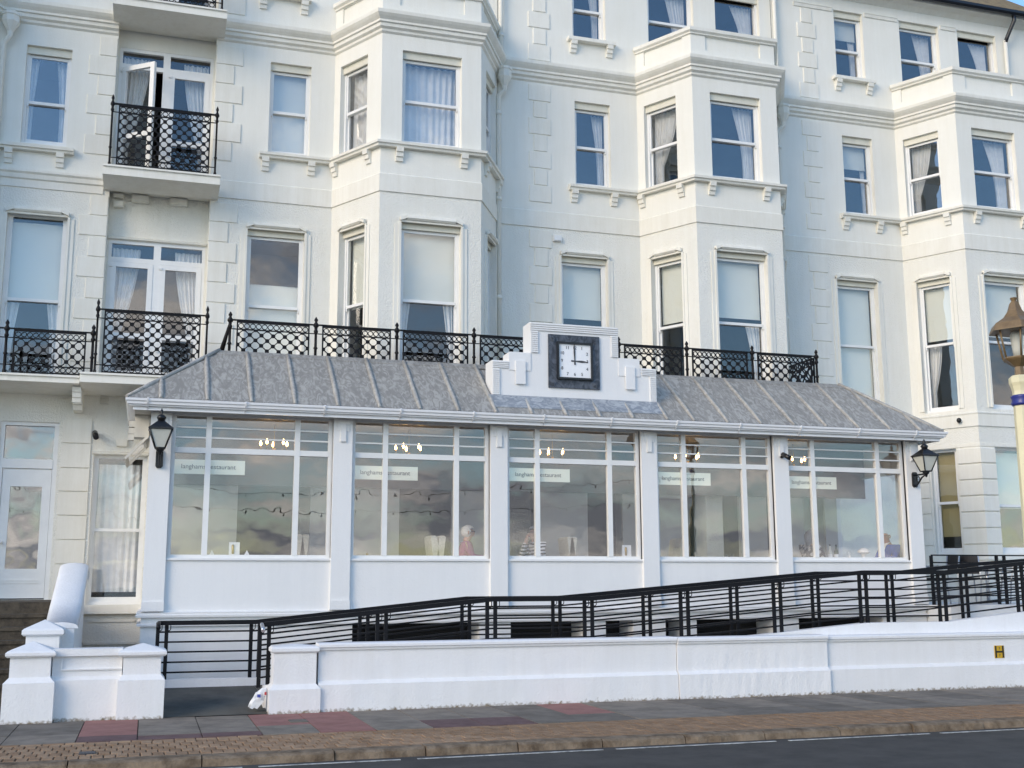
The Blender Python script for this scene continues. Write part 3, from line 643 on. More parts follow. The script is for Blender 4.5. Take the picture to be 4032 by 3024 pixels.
# ------------------------------------------------------------------ balcony house
H0 = thing('terraced_house', 'cream stucco house with French-door balconies, panelled white door and stone steps', 'house', (-4.0, 0, 0), 'stucco terrace')
wl = MB(FW)
wl.wall(0, 14.06, -5.60, -3.77, [(-5.22, -4.50, 8.83, 10.58), (-5.33, -4.40, 4.80, 7.62), (-5.20, -4.32, 1.31, 4.13), (-5.2, -4.5, 12.0, 13.6)])
wl.wall(0, 4.62, -3.77, -2.12, [(-3.80+0.03, -2.93, 1.22, 3.63)])
wl.fr = FRX(0, 0.25)
wl.wall(4.62, 14.06, -3.77, -2.12, [(-3.74, -2.15, 8.36, 10.86), (-3.74, -2.15, 4.86, 7.35), (-3.74, -2.15, 11.5, 13.6)], reveal=0.04)
wl.fr = None
wl.quad((-3.77, 0, 4.62), (-3.77, 0.25, 4.62), (-3.77, 0.25, 14.06), (-3.77, 0, 14.06)); wl.quad((-2.12, 0, 4.62), (-2.12, 0.25, 4.62), (-2.12, 0.25, 14.06), (-2.12, 0, 14.06))
obj('wall', wl, 'stucco_cream', H0)
# neighbouring bay beyond the downpipe, only its return shows
wl = MB(); wl.sweep([(-8.2, -BAYD), (-6.35, -BAYD), (-5.68, 0.0), (-5.60, 0)], [(0, 0), (0, 14.06)], caps=False); obj('bay_return', wl, 'stucco_cream', H0)
dz = -0.16
obj('cornice', MB().sweep([(-8.2, -BAYD), (-6.35, -BAYD), (-5.68, 0.0), (-3.77, 0)], [(o, z+dz) for o, z in CORN]), 'stucco_trim', H0)
obj('string_band', MB().sweep([(-6.35, -BAYD), (-5.68, 0.0), (-3.87, 0)], [(0, 8.05), (0.02, 8.05), (0.02, 8.18), (0.05, 8.20), (0.06, 8.27), (0.09, 8.30), (0.09, 8.34), (0, 8.36)]), 'stucco_trim', H0)
obj('sill_course', MB().sweep([(-6.35, -BAYD), (-5.68, 0.0), (-4.37, 0)], [(0, 8.68), (0.09, 8.68), (0.10, 8.71), (0.13, 8.72), (0.135, 8.77), (0, 8.80)]), 'stucco_trim', H0)
for s in (-5.38, -4.58): bracket(H0, FW, s, 8.68)
obj('eaves_cornice', MB().sweep([(-5.60, 0), (-2.13, 0)], [(0, 13.93), (0.10, 14.02), (0.24, 14.05), (0.26, 14.09), (0, 14.10)]), 'stucco_trim', H0)
obj('roof', MB().quad((-9, -0.30, 14.14), (-2.12, -0.30, 14.14), (-2.12, 1.55, 15.66), (-9, 1.55, 15.66)).quad((-9, 1.55, 15.66), (-2.12, 1.55, 15.66), (-2.12, 4.5, 13.9), (-9, 4.5, 13.9)), 'roof_tile', H0)
quoins(H0, FW, -4.22, -3.775, -4.06, -3.775, 0.36, 4.95, 8.03, False)
quoins(H0, FW, -4.22, -3.775, -4.06, -3.775, 0.36, 8.5, 10.9, False)
window(H0, FW, -5.22, -4.50, 8.83, 10.58, 9.60); window(H0, FW, -5.33, -4.40, 4.80, 7.62, 6.17, box=False, old=False); window(H0, FW, -5.2, -4.5, 12.0, 13.6, 12.8)
hood(H0, FW, -5.33, -4.40, 7.62)
p0 = 'flat-wall window of ' + HOUSEN[0]
curtain(FW, -5.17, -5.03, 8.9, 10.44, 'L', 'narrow drainpipe-side curtain in second-floor ' + p0)
curtain(FW, -4.75, -4.55, 8.9, 10.44, 'R', 'white balcony-side curtain in second-floor ' + p0)
blind(FW, -5.28, -4.45, 6.20, 7.5, 'pale roller blind in first-floor ' + p0)
curtain(FW, -5.28, -5.08, 4.85, 6.15, 'L', 'drainpipe-side curtain under the blind in first-floor ' + p0)
curtain(FW, -4.66, -4.45, 4.85, 6.15, 'R', 'balcony-side curtain under the blind in first-floor ' + p0)
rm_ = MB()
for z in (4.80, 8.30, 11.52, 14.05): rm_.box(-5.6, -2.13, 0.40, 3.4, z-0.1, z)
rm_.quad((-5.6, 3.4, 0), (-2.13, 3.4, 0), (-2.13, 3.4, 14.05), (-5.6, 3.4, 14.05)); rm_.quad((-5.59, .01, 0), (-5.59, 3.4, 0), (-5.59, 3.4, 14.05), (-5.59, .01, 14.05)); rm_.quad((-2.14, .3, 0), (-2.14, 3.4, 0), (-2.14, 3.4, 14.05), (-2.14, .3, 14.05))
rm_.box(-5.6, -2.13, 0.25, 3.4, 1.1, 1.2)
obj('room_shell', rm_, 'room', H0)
def french_doors(z0, z1, zt, open_leaf, floor):
    fr = FRX(0, 0.25); d = -0.01
    f = MB(fr); xl, xm, xr = -3.74, -2.945, -2.15
    f.box(xl, xl+0.05, d-0.07, d, z0, z1); f.box(xr-0.05, xr, d-0.07, d, z0, z1); f.box(xl+0.05, xr-0.05, d-0.07, d, z1-0.06, z1)
    f.box(xm-0.06, xm+0.06, d-0.07, d, z0, z1-0.06)
    for a, b in ((xl+0.05, xm-0.06), (xm+0.06, xr-0.05)): f.box(a, b, d-0.07, d, zt-0.03, zt+0.05); f.box(a, b, d-0.07, d, z0, z0+0.06)
    wv = obj('french_window', f, 'frame_white', H0)
    for a, b in ((xl+0.05, xm-0.06), (xm+0.06, xr-0.05)): obj('pane', MB(fr).box(a, b, d-0.04, d-0.034, zt+0.05, z1-0.06), 'glass', wv)
    def leaf(frl, L_):
        lf = MB(frl); st = 0.085; za, zb = z0+0.065, zt-0.035; zm = za+0.72
        lf.box(0, st, -0.06, 0, za, zb); lf.box(L_-st, L_, -0.06, 0, za, zb); lf.box(st, L_-st, -0.06, 0, zb-0.085, zb); lf.box(st, L_-st, -0.06, 0, za, za+0.16); lf.box(st, L_-st, -0.06, 0, zm, zm+0.09)
        obj('door_leaf', lf, 'frame_white', wv)
        obj('pane', MB(frl).box(st, L_-st, -0.034, -0.028, zm+0.09, zb-0.085), 'glass', wv); obj('pane', MB(frl).box(st, L_-st, -0.034, -0.028, za+0.16, zm), 'glass', wv)
        hd = MB(frl); hd.box(-0.02, 0.03, 0, 0.02, zb-0.09, zb-0.05); hd.box(-0.02, 0.03, 0, 0.02, za+0.5, za+0.54); obj('hinge', hd, 'frame_white', wv)
    LW = (xm-0.06)-(xl+0.05)
    if open_leaf:
        th = R(38); leaf(((xl+0.05, 0.25+0.0), (math.cos(th), -math.sin(th)), (-math.sin(th), -math.cos(th))), LW)
    else: leaf(((xl+0.05, 0.25), (1, 0), (0, -1)), LW)
    leaf(((xm+0.06, 0.25), (1, 0), (0, -1)), LW)
    for nm, a, b, sd in (('drainpipe-side', xl+0.06, xl+0.52, 'L'), ('clock-side', xr-0.50, xr-0.06, 'R')):
        curtain(fr, a, b, z0+0.1, z1-0.09, sd, f'white curtain inside the {nm} leaf of the {floor} French doors', tie=True, o=-0.22)
    return wv
french_doors(8.36, 10.86, 10.52, True, 'second-floor'); french_doors(4.86, 7.35, 7.00, False, 'first-floor'); french_doors(11.5, 13.6, 13.3, False, 'top-floor')
obj('head_moulding', MB(FRX(0, 0.25)).prism_s([(0, 7.35), (0.05, 7.36), (0.06, 7.39), (0, 7.42)], -3.76, -2.13), 'stucco_trim', H0)
# balcony slabs
def slab(x0, x1, y, z0, z1, m='stucco_trim'):
    mb = MB(FW); mb.prism_s([(0.0, z0-0.04), (-y-0.03, z0), (-y, z0+0.005), (-y, z1-0.035), (-y+0.03, z1-0.03), (-y+0.03, z1), (0, z1)], x0, x1); mb.box(x0, x1, -0.24, 0, z0, z1)
    return obj('balcony_slab', mb, m, H0)
slab(-3.86, -1.99, -0.70, 8.17, 8.34); slab(-3.86, -1.99, -0.70, 11.18, 11.34)
slab(-7.0, -4.00, -1.0, 4.62, 4.74); slab(-3.995, -2.05, -1.05, 4.64, 4.80)
bracket(H0, FRX(0, -0.72), -4.04, 4.60, 0.13)
mb = MB(FRX(0, -0.3)); mb.prism_s([(-0.3, 4.30), (0.05, 4.30), (0.08, 4.38), (0.13, 4.38), (0.16, 4.47), (0.21, 4.47), (0.25, 4.60), (-0.3, 4.60)], -4.11, -3.97); obj('bracket', mb, 'stucco_trim', H0)
for a, b, c, d in ((-3.71, -3.54, 8.075, 8.15), (-3.70, -3.54, 7.91, 8.01), (-3.41, -3.13, 8.03, 8.16), (-2.77, -2.49, 8.03, 8.16)):
    mb = MB(FRX(0, 0.25)); mb.box(a, b, 0, 0.10, c, d); mb.box(a+0.015, b-0.015, 0.10, 0.112, c+0.012, d-0.012); obj('vent_box', mb, 'stucco_trim', H0)
# downpipe with hopper at the end
mb = MB(); mb.tube([(-5.57, -0.10, 0), (-5.57, -0.10, 10.5), (-5.53, -0.12, 10.56), (-5.48, -0.15, 10.62), (-5.48, -0.15, 10.70)], 0.042, 10); obj('drainpipe', mb, 'stucco_trim', H0)
mb = MB(); mb.lathe(-5.48, -0.15, [(0.045, 10.64), (0.05, 10.70), (0.14, 10.86), (0.14, 10.97), (0.155, 10.97), (0.155, 11.02), (0.12, 11.02)], 8, smooth=False, rot=R(22.5)); obj('rain_hopper', mb, 'stucco_trim', H0)
# front door with fanlight
f = MB(FW); f.box(-5.20, -5.13, -0.14, -0.04, 1.31, 4.13); f.box(-4.39, -4.32, -0.14, -0.04, 1.31, 4.13); f.box(-5.13, -4.39, -0.14, -0.04, 4.07, 4.13); f.box(-5.13, -4.39, -0.14, -0.03, 3.38, 3.53)
door = obj('front_door', f, 'frame_white', H0)
l = MB(FW); a, b = -5.125, -4.395
l.box(a, a+0.13, -0.11, -0.06, 1.33, 3.375); l.box(b-0.13, b, -0.11, -0.06, 1.33, 3.375); l.box(a+0.13, b-0.13, -0.11, -0.06, 3.09, 3.375); l.box(a+0.13, b-0.13, -0.11, -0.06, 1.33, 1.79)
for z in (1.56, 1.60): l.box(a+0.10, b-0.10, -0.06, -0.050, z, z+0.018)
obj('door_leaf', l, 'frame_white', door)
obj('pane', MB(FW).box(a+0.13, b-0.13, -0.09, -0.084, 1.79, 3.09), 'glass_old', door); obj('fanlight', MB(FW).box(-5.13, -4.39, -0.10, -0.094, 3.53, 4.07), 'glass_old', door)
mb = MB(FW); mb.tube([(a+0.05, -0.06, 2.2), (a+0.05, 0.0, 2.2)], 0.012); mb.lathe(a+0.05, 0.02, [(0.005, 2.17), (0.03, 2.18), (0.035, 2.2), (0.03, 2.22), (0.005, 2.23)], 10); obj('handle', mb, 'frame_white', door)
# channelled blocks between door and window
z = 4.18
for hz in (0.39, 0.40, 0.38, 0.385, 0.385, 0.385, 0.385, 0.35):
    mb = MB(FW); mb.box(-4.265, -3.825, 0, 0.025, z-hz+0.02, z); obj('pier_block', mb, 'stucco_trim', H0); z -= hz
# ground-floor sash and apron
window(H0, FW, -3.77, -2.93, 1.22, 3.63, 2.42, box=False, old=False)
curtain(FW, -3.70, -3.00, 1.42, 3.50, 'L', 'closed net curtains in ground-floor sash window beside the stone steps', full=True)
mb = MB(FW); mb.box(-3.84, -2.91, 0, 0.10, 1.08, 1.22); obj('sill', mb, 'stucco_trim', H0)
mb = MB(FW); mb.box(-3.72, -3.0, 0, 0.02, 0.95, 0.985); mb.box(-3.76, -2.98, 0, 0.03, 0.60, 0.64); mb.box(-3.70, -3.2, 0, 0.03, 0.15, 0.52); obj('apron_panel', mb, 'stucco_trim', H0)
obj('opening_head', MB(FW).prism_s([(0, 3.64), (0.03, 3.64), (0.04, 3.67), (0, 3.69)], -3.80, -2.92), 'stucco_trim', H0)

# ------------------------------------------------------------------ iron balcony railings
def ring(mb, s, z, r, t, o0, o1, n=12):
    a = [(s+math.cos(2*math.pi*j/n)*r, z+math.sin(2*math.pi*j/n)*r) for j in range(n)]; b = [(s+math.cos(2*math.pi*j/n)*(r-t), z+math.sin(2*math.pi*j/n)*(r-t)) for j in range(n)]
    k = len(mb.v); mb.v += [mb.p(x, o1, y) for x, y in a] + [mb.p(x, o1, y) for x, y in b] + [mb.p(x, o0, y) for x, y in a] + [mb.p(x, o0, y) for x, y in b]
    for j in range(n):
        q = (j+1) % n
        for f in ([k+j, k+q, k+n+q, k+n+j], [k+2*n+j, k+3*n+j, k+3*n+q, k+2*n+q], [k+j, k+2*n+j, k+2*n+q, k+q], [k+n+j, k+n+q, k+3*n+q, k+3*n+j]): mb.f.append(f); mb.sm.append(False)
def bar(mb, s0, z0, s1, z1, t, o0, o1):
    d = Vector((s1-s0, z1-z0)).normalized(); n = Vector((-d.y, d.x))*t/2
    mb.prism([(s0+n.x, z0+n.y), (s0-n.x, z0-n.y), (s1-n.x, z1-n.y), (s1+n.x, z1+n.y)], o0, o1)
def lattice(fr, s0, s1, zlo, zhi, nd, bottom_ring=True):
    mb = MB(fr); W = s1-s0; o0, o1 = -0.012, 0.012; t = 0.013
    rb = 0.115; z_t = zhi-0.02; z_u = z_t-rb; z_b = zlo+(rb if bottom_ring else 0.0)
    mb.box(s0, s0+0.022, o0-.002, o1+.002, zlo, zhi); mb.box(s1-0.022, s1, o0-.002, o1+.002, zlo, zhi)
    mb.box(s0+.022, s1-.022, -0.022, 0.022, zhi-0.028, zhi)
    mb.box(s0+.022, s1-.022, o0, o1, z_u-0.009, z_u+0.009)
    if bottom_ring: mb.box(s0+.022, s1-.022, o0, o1, z_b-0.009, z_b+0.009)
    mb.box(s0+.022, s1-.022, o0, o1, zlo, zlo+0.02)
    nr = nd*2 if bottom_ring is False or nd < 8 else 15; pr = (W-0.044)/nr
    for i in range(nr):
        ring(mb, s0+0.022+pr*(i+.5), z_u+rb/2-0.002, min(pr*0.5, 0.047), 0.011, o0, o1)
        if bottom_ring: ring(mb, s0+0.022+pr*(i+.5), zlo+rb/2+0.006, min(pr*0.5, 0.047), 0.011, o0, o1)
    p = (W-0.044)/nd; H_ = z_u-z_b; nrow = max(2, round(H_/(p*0.5))); q = H_/nrow; a = s0+0.022
    for r_ in range(nrow):
        for i in range(nd):
            x = a+p*i; y = z_b+q*r_
            # a strut runs from each lattice node to the next, nodes alternate from row to row
            if r_ % 2 == 0: bar(mb, x, y, x+p/2, y+q, t, o0, o1); bar(mb, x+p, y, x+p/2, y+q, t, o0, o1)
            else: bar(mb, x+p/2, y, x, y+q, t, o0, o1); bar(mb, x+p/2, y, x+p, y+q, t, o0, o1)
    for r_ in range(nrow+1):
        for i in range(nd+1):
            x = a+p*i+(p/2 if r_ % 2 else 0)
            if x > s1-0.015: continue
            hw = 0.031; z = z_b+q*r_; lo = max(x-hw, s0+.02); hi = min(x+hw, s1-.02)
            if hi-lo > 0.01: mb.box(lo, hi, -0.016, 0.016, max(z-hw*.9, z_b), min(z+hw*.9, z_u))
    return mb
def post_prof(zlo, z_rail, top):
    k = top-z_rail
    return [(0.030, zlo), (0.030, zlo+0.05), (0.022, zlo+0.08), (0.022, zlo+0.30), (0.036, zlo+0.32), (0.022, zlo+0.345), (0.020, z_rail-0.13), (0.034, z_rail-0.115), (0.034, z_rail-0.09), (0.024, z_rail-0.07), (0.026, z_rail-0.035), (0.044, z_rail-0.015), (0.044, z_rail+0.012), (0.018, z_rail+k*0.38), (0.030, z_rail+k*0.58), (0.030, z_rail+k*0.68), (0.010, z_rail+k*0.92), (0.002, z_rail+k)]
def railing(label, fr, posts, zlo, zr, top, nd, bottom_ring=True, slim=False, gap=0.10):
    base = MB(fr).p(posts[0], 0, zlo); t = thing('balcony_railing', label, 'railing', base, 'black cast-iron balcony railings')
    for s in posts:
        mb = MB(fr); pf = post_prof(zlo, zr, top)
        if slim: pf = [(r*0.8, z) for r, z in pf]
        mb.lathe(s, 0, pf, 10); obj('post', mb, 'iron', t)
    for a, b in zip(posts[:-1], posts[1:]):
        obj('lattice_panel', lattice(fr, a+gap, b-gap, zlo+0.03, zr, nd, bottom_ring), 'iron', t)
        mb = MB(fr); mb.box(a+0.02, b-0.02, -0.026, 0.026, zr, zr+0.018)
        obj('top_rail', mb, 'iron', t)
        st = MB(fr)
        for zz_ in (zr-0.135, zlo+0.15): st.tube([(a, 0, zz_), (a+gap+0.01, 0, zz_)], 0.009, 6); st.tube([(b, 0, zz_), (b-gap-0.01, 0, zz_)], 0.009, 6)
        obj('tie_rod', st, 'iron', t)
    return t
YR = -1.85
RP = [-1.80, -0.47, 0.84, 2.14, 3.43, 4.73, 6.02, 7.31, 8.62]
rl = railing('long cast-iron railing on the dining room roof behind the clock', FRX(0, YR), RP, 4.90, 5.59, 5.73, 6)
# raking stay at the first post, return at the far end
mb = MB(); mb.tube([(-1.80, YR, 5.55), (-1.95, YR+0.35, 4.95)], [0.02, 0.05], 8); obj('stay', mb, 'iron', rl)
frr = ((8.62, YR), (0, 1), (1, 0)); obj('lattice_panel', lattice(frr, 0.08, 1.75, 4.93, 5.59, 6), 'iron', rl); mb = MB(frr); mb.lathe(1.80, 0, post_prof(4.9, 5.59, 5.73), 10); obj('post', mb, 'iron', rl)
railing('low cast-iron railing on the first-floor ledge beside the drainpipe', FRX(0, -0.90), [-6.38, -5.10, -3.84], 4.74, 5.45, 5.60, 6)
railing('tall cast-iron railing guarding the first-floor French doors', FRX(0, -0.92), [-3.79, -2.11], 4.80, 5.84, 6.02, 9, slim=True)
railing('cast-iron railing of the second-floor balcony with the open door', FRX(0, -0.62), [-3.77, -2.08], 8.35, 9.43, 9.60, 9, slim=True)
railing('cast-iron railing of the top-floor balcony above the open door', FRX(0, -0.62), [-3.77, -2.08], 11.35, 12.43, 12.60, 9, slim=True)

# ------------------------------------------------------------------ restaurant pavilion
RS = thing('restaurant_pavilion', 'white single-storey dining room with hipped lead roof and five wide windows', 'building', (3.5, -3.0, 0))
YF = -3.0
FR_ = FRX(0, YF)
PIL = [(-2.90, -2.61), (-0.32, -0.04), (2.09, 2.36), (4.60, 4.87), (6.99, 7.26), (9.56, 9.82)]
wl = MB(FR_)
holes = [(0.02, 1.93), (2.42, 3.60), (3.96, 4.42), (4.97, 5.28), (5.51, 6.88), (7.35, 8.95)]
wl.wall(-1.8, 1.90, -2.90, 9.82, [(a, b, 0.0, 0.955, 0.6, 1) for a, b in holes], o=-0.06)
for i in range(5): wl.wall(1.90, 3.97, PIL[i][1]-0.06, PIL[i+1][0]+0.06, [(PIL[i][1]+0.0, PIL[i+1][0]-0.0, 1.90, 3.965, 0.10)], o=-0.06)
wl.fr = None
for x_ in (-2.90, 9.82):   # side walls, the near one with an open casement
    if x_ < 0:
        wl.fr = ((x_, 0), (0, -1), (-1, 0)); wl.wall(-1.8, 4.0, 0, 2.94, [(1.35, 2.55, 2.05, 3.42, 0.10)]); wl.fr = None
    else:
        wl.fr = ((x_, -2.94), (0, 1), (1, 0)); wl.wall(-1.8, 4.0, 0, 2.94, [(0.5, 2.4, 1.95, 3.42, 0.10)]); wl.fr = None
obj('wall', wl, 'white_paint', RS)
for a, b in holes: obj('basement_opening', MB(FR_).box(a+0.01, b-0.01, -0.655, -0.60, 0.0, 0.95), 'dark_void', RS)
obj('plinth_moulding', MB().sweep([(-2.90, 0), (-2.90, -2.94), (9.82, -2.94), (9.82, 0)], [(0, 1.085), (0.07, 1.085), (0.075, 1.115), (0.05, 1.125), (0.06, 1.15), (0, 1.165)]), 'white_paint', RS)
obj('lower_string', MB().sweep([(-2.90, 0), (-2.90, -2.94), (9.82, -2.94), (9.82, 0)], [(0, 0.965), (0.05, 0.965), (0.055, 0.99), (0.03, 1.0), (0, 1.01)]), 'white_paint', RS)
for i, (a, b) in enumerate(PIL):
    mb = MB(FR_); mb.box(a, b, -0.17, 0.0, 1.166, 3.945); mb.box(a-0.004, b+0.004, -0.05, 0.02, 1.167, 1.30)
    pl = obj('pilaster', mb, 'white_paint', RS)
    c = (a+b)/2; k = MB(FR_); k.prism([(c-0.088, 3.93), (c-0.088, 3.76), (c-0.043, 3.76), (c-0.043, 3.592), (c+0.043, 3.592), (c+0.043, 3.76), (c+0.088, 3.76), (c+0.088, 3.93)], 0.0, 0.014)
    k.box(c-0.038, c+0.038, 0.014, 0.03, 3.60, 3.875); obj('key_ornament', k, 'white_paint', pl)
# glazing
BAYN = ['first restaurant window from the stone steps', 'second restaurant window from the stone steps', 'restaurant window under the clock', 'second restaurant window from the cafe chairs', 'restaurant window next to the cafe chairs']
GX = []
for i in range(5):
    a, b = PIL[i][1], PIL[i+1][0]; fw = 0.06; d0 = -0.10
    f = MB(FR_); f.box(a, a+fw, d0-0.07, d0, 1.87, 3.965); f.box(b-fw, b, d0-0.07, d0, 1.87, 3.965); f.box(a+fw, b-fw, d0-0.07, d0, 3.91, 3.965); f.box(a+fw, b-fw, d0-0.07, d0, 1.87, 1.945)
    wv = obj('window', f, 'frame_white', RS)
    obj('sill', MB(FR_).box(a, b, d0+0.002, -0.03, 1.865, 1.895), 'white_paint', wv)
    g0, g1 = a+fw, b-fw; m1, m2 = g0+0.415, g1-0.415; mw = 0.0385
    GX.append((g0, g1, m1, m2))
    for m_ in (m1, m2): obj('mullion', MB(FR_).box(m_-mw+0.04, m_+mw+0.04, d0-0.065, d0+0.012, 1.945, 3.91) if m_ == m1 else MB(FR_).box(m_-mw-0.04, m_+mw-0.04, d0-0.065, d0+0.012, 1.945, 3.91), 'frame_white', wv)
    lts = [(g0, m1+0.0015), (m1+0.0785, m2-0.0785), (m2-0.0015, g1)]
    for (u, v) in lts:
        obj('transom', MB(FR_).box(u, v, d0-0.06, d0+0.006, 3.38, 3.46), 'frame_white', wv)
        zs = [3.46, 3.604, 3.75, 3.91]
        for z in zs[1:3]: obj('glazing_bar', MB(FR_).box(u, v, d0-0.045, d0-0.004, z-0.011, z+0.011), 'frame_white', wv)
        for q in range(3): obj('pane', MB(FR_).box(u, v, d0-0.032, d0-0.026, zs[q]+(0.011 if q else 0), zs[q+1]-(0.011 if q < 2 else 0)), 'glass', wv)
        obj('pane', MB(FR_).box(u, v, d0-0.036, d0-0.030, 1.945, 3.38), 'glass', wv)
# side windows
f = MB(((-2.90, 0), (0, -1), (-1, 0))); f.box(1.35, 1.41, -0.1, -0.02, 2.05, 3.42); f.box(2.49, 2.55, -0.1, -0.02, 2.05, 3.42); f.box(1.41, 2.49, -0.1, -0.02, 2.05, 2.12); f.box(1.41, 2.49, -0.1, -0.02, 3.36, 3.42); f.box(1.41, 2.49, -0.1, -0.02, 2.95, 3.01)
sw = obj('window', f, 'frame_white', RS); obj('pane', MB(((-2.90, 0), (0, -1), (-1, 0))).box(1.41, 2.49, -0.06, -0.054, 2.12, 2.95), 'glass', sw)
th = R(42); c_, s_ = math.cos(th), math.sin(th)
def flap(o0, o1, l0, l1, y0, y1):  # top-hung casement tilted outwards
    P = []
    for l, in ((l0,), (l1,)):
        for o in (o0, o1): P.append((-2.92 - l*s_ - o*c_, 3.62 - l*c_ + o*s_))
    q = [(P[0][0], y0, P[0][1]), (P[1][0], y0, P[1][1]), (P[3][0], y0, P[3][1]), (P[2][0], y0, P[2][1])]
    return q + [(x_, y1, z_) for x_, _, z_ in q]
cz = MB(); cz.fr = None
for y0, y1 in ((-2.62, -2.57), (-1.42, -1.37)): cz.hexa(flap(0, 0.035, 0, 0.44, y0, y1))
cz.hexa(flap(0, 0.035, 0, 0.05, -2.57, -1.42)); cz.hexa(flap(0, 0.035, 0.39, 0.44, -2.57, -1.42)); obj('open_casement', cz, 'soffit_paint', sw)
gl = MB(); gl.fr = None; gl.hexa(flap(0.02, 0.026, 0.05, 0.41, -2.57, -1.42)); obj('pane', gl, 'glass', sw)
# eaves: soffit, fascia, ogee gutter
eave = [(-2.86, -0.1), (-2.86, -2.94), (9.82, -2.94), (9.82, -0.1)]
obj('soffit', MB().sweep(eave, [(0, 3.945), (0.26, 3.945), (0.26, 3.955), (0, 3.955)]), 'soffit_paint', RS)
obj('fascia', MB().sweep(eave, [(0.26, 3.925), (0.285, 3.925), (0.285, 4.03), (0.26, 4.03)]), 'gutter_white', RS)
obj('gutter', MB().sweep(eave, [(0.288, 3.975), (0.33, 3.975), (0.335, 3.99), (0.36, 4.0), (0.365, 4.03), (0.385, 4.045), (0.39, 4.075), (0.375, 4.08), (0.36, 4.06), (0.30, 3.99), (0.288, 4.06)]), 'gutter_white', RS)
for x_ in [-2.95] + [-1.62+1.12*k for k in range(11)]:
    mb = MB(FR_); mb.prism_s([(0.285-0.06, 3.93), (0.30-0.06+0.0, 3.95), (0.33-0.06, 3.965), (0.345-0.06, 3.985), (0.38-0.06, 4.02), (0.405-0.06, 4.07), (0.38-0.06, 4.085), (0.30-0.06, 3.99)], x_-0.012, x_+0.012); obj('gutter_bracket', mb, 'gutter_white', RS)
# corbels beneath the eaves at the corner return
mb = MB(); 
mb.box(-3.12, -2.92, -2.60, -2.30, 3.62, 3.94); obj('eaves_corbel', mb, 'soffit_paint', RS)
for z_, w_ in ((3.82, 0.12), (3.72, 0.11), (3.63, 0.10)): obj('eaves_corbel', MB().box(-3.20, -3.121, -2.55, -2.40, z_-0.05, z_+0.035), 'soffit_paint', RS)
# lead roof
EY, EZ, RY, RZ = -3.26, 4.09, -2.0, 5.07
EXL, EXR = -3.24, 10.16; RXL, RXR = -1.95, 8.95
roof = MB(); roof.quad((EXL, EY, EZ-0.01), (EXR, EY, EZ-0.01), (RXR, RY, RZ-0.012), (RXL, RY, RZ-0.012))
roof.quad((EXL, EY, EZ-0.01), (RXL, RY, RZ-0.012), (RXL, -1.2, RZ-0.012), (EXL, -1.2, EZ-0.01)); roof.quad((EXR, EY, EZ-0.01), (EXR, -0.02, EZ-0.01), (RXR, -0.02, RZ-0.012), (RXR, RY, RZ-0.012))
roof.quad((EXL, -1.2, EZ-0.01), (RXL, -1.2, RZ-0.012), (RXL, -1.2, 3.96), (EXL, -1.2, 3.96))
roof.box(-1.95, 8.95, -2.0, -0.02, 4.88, 4.90); roof.quad((RXL, RY, RZ-.012), (RXR, RY, RZ-.012), (RXR, RY+0.05, RZ-.012), (RXL, RY+0.05, RZ-.012)); roof.quad((RXL, RY+0.05, RZ-.012), (RXR, RY+0.05, RZ-.012), (RXR, RY+0.05, 4.88), (RXL, RY+0.05, 4.88))
rf = obj('roof', roof, 'lead', RS)
def onroof(x_, t, lift=0.0): return (x_, EY+(RY-EY)*t - lift*0.6, EZ+(RZ-EZ)*t + lift*0.8)
SLP = Vector((RY-EY, RZ-EZ)).normalized()
def hipt(x_):   # how far up the slope the sheet may run before it meets a hip
    return max(0.0, min(1.0, (x_-EXL)/(RXL-EXL), (EXR-x_)/(EXR-RXR)))
rolls = [-2.78, -2.15, -1.54, -0.92, -0.30, 0.31, 0.92, 1.51, 2.10, 4.95, 5.42, 6.02, 6.63, 7.24, 7.85, 8.47, 9.09, 9.70]
def roll(p0, p1, r=0.034):
    mb = MB(); a = Vector(p0); b = Vector(p1); pts = []
    for k in range(5):
        q = a.lerp(b, k/4); pts.append(tuple(q + Vector((random.uniform(-.004, .004), 0, random.uniform(-.003, .003)))))
    mb.tube(pts, [r*0.7, r*1.05, r*0.95, r, r*0.8], 8); return obj('lead_roll', mb, 'lead_pale', rf)
edges_ = [EXL+0.02] + rolls + [EXR-0.02]
for a, b in zip(edges_[:-1], edges_[1:]):
    if 2.0 < a < 4.9 and b > 4.0: continue   # apron below the clock parapet comes later
    ta, tb = hipt(a)*0.93, hipt(b)*0.93; poly = [(a+.012, 0.0), (b-.012, 0.0), (b-.012, tb)]
    if a < RXL < b: poly.append((RXL, 0.93))
    if a < RXR < b: poly.append((RXR, 0.93))
    poly.append((a+.012, ta))
    mb = MB(); lo = [onroof(x_, t, -0.003) for x_, t in poly]; hi = [onroof(x_, t, 0.006) for x_, t in poly]; n = len(poly)
    mb.add(lo+hi, [tuple(range(n, 2*n))] + [(i, (i+1) % n, (i+1) % n+n, i+n) for i in range(n)]); obj('lead_sheet', mb, 'lead', rf)
for x_ in rolls:
    t = hipt(x_); roll(onroof(x_, -0.01, 0.012), onroof(x_, t*0.97, 0.012))
roll((EXL, EY, EZ+0.01), (RXL, RY, RZ+0.01), 0.032); roll((EXR, EY, EZ+0.01), (RXR, RY, RZ+0.01), 0.032)
mb = MB(); mb.hexa([onroof(RXL-0.05, 0.90, 0.008), onroof(RXR+0.05, 0.90, 0.008), (RXR, RY+0.04, RZ-0.005), (RXL, RY+0.04, RZ-0.005), onroof(RXL-0.05, 0.905, 0.018), onroof(RXR+0.05, 0.905, 0.018), (RXR, RY+0.04, RZ+0.012), (RXL, RY+0.04, RZ+0.012)]); obj('ridge_flashing', mb, 'lead', rf)
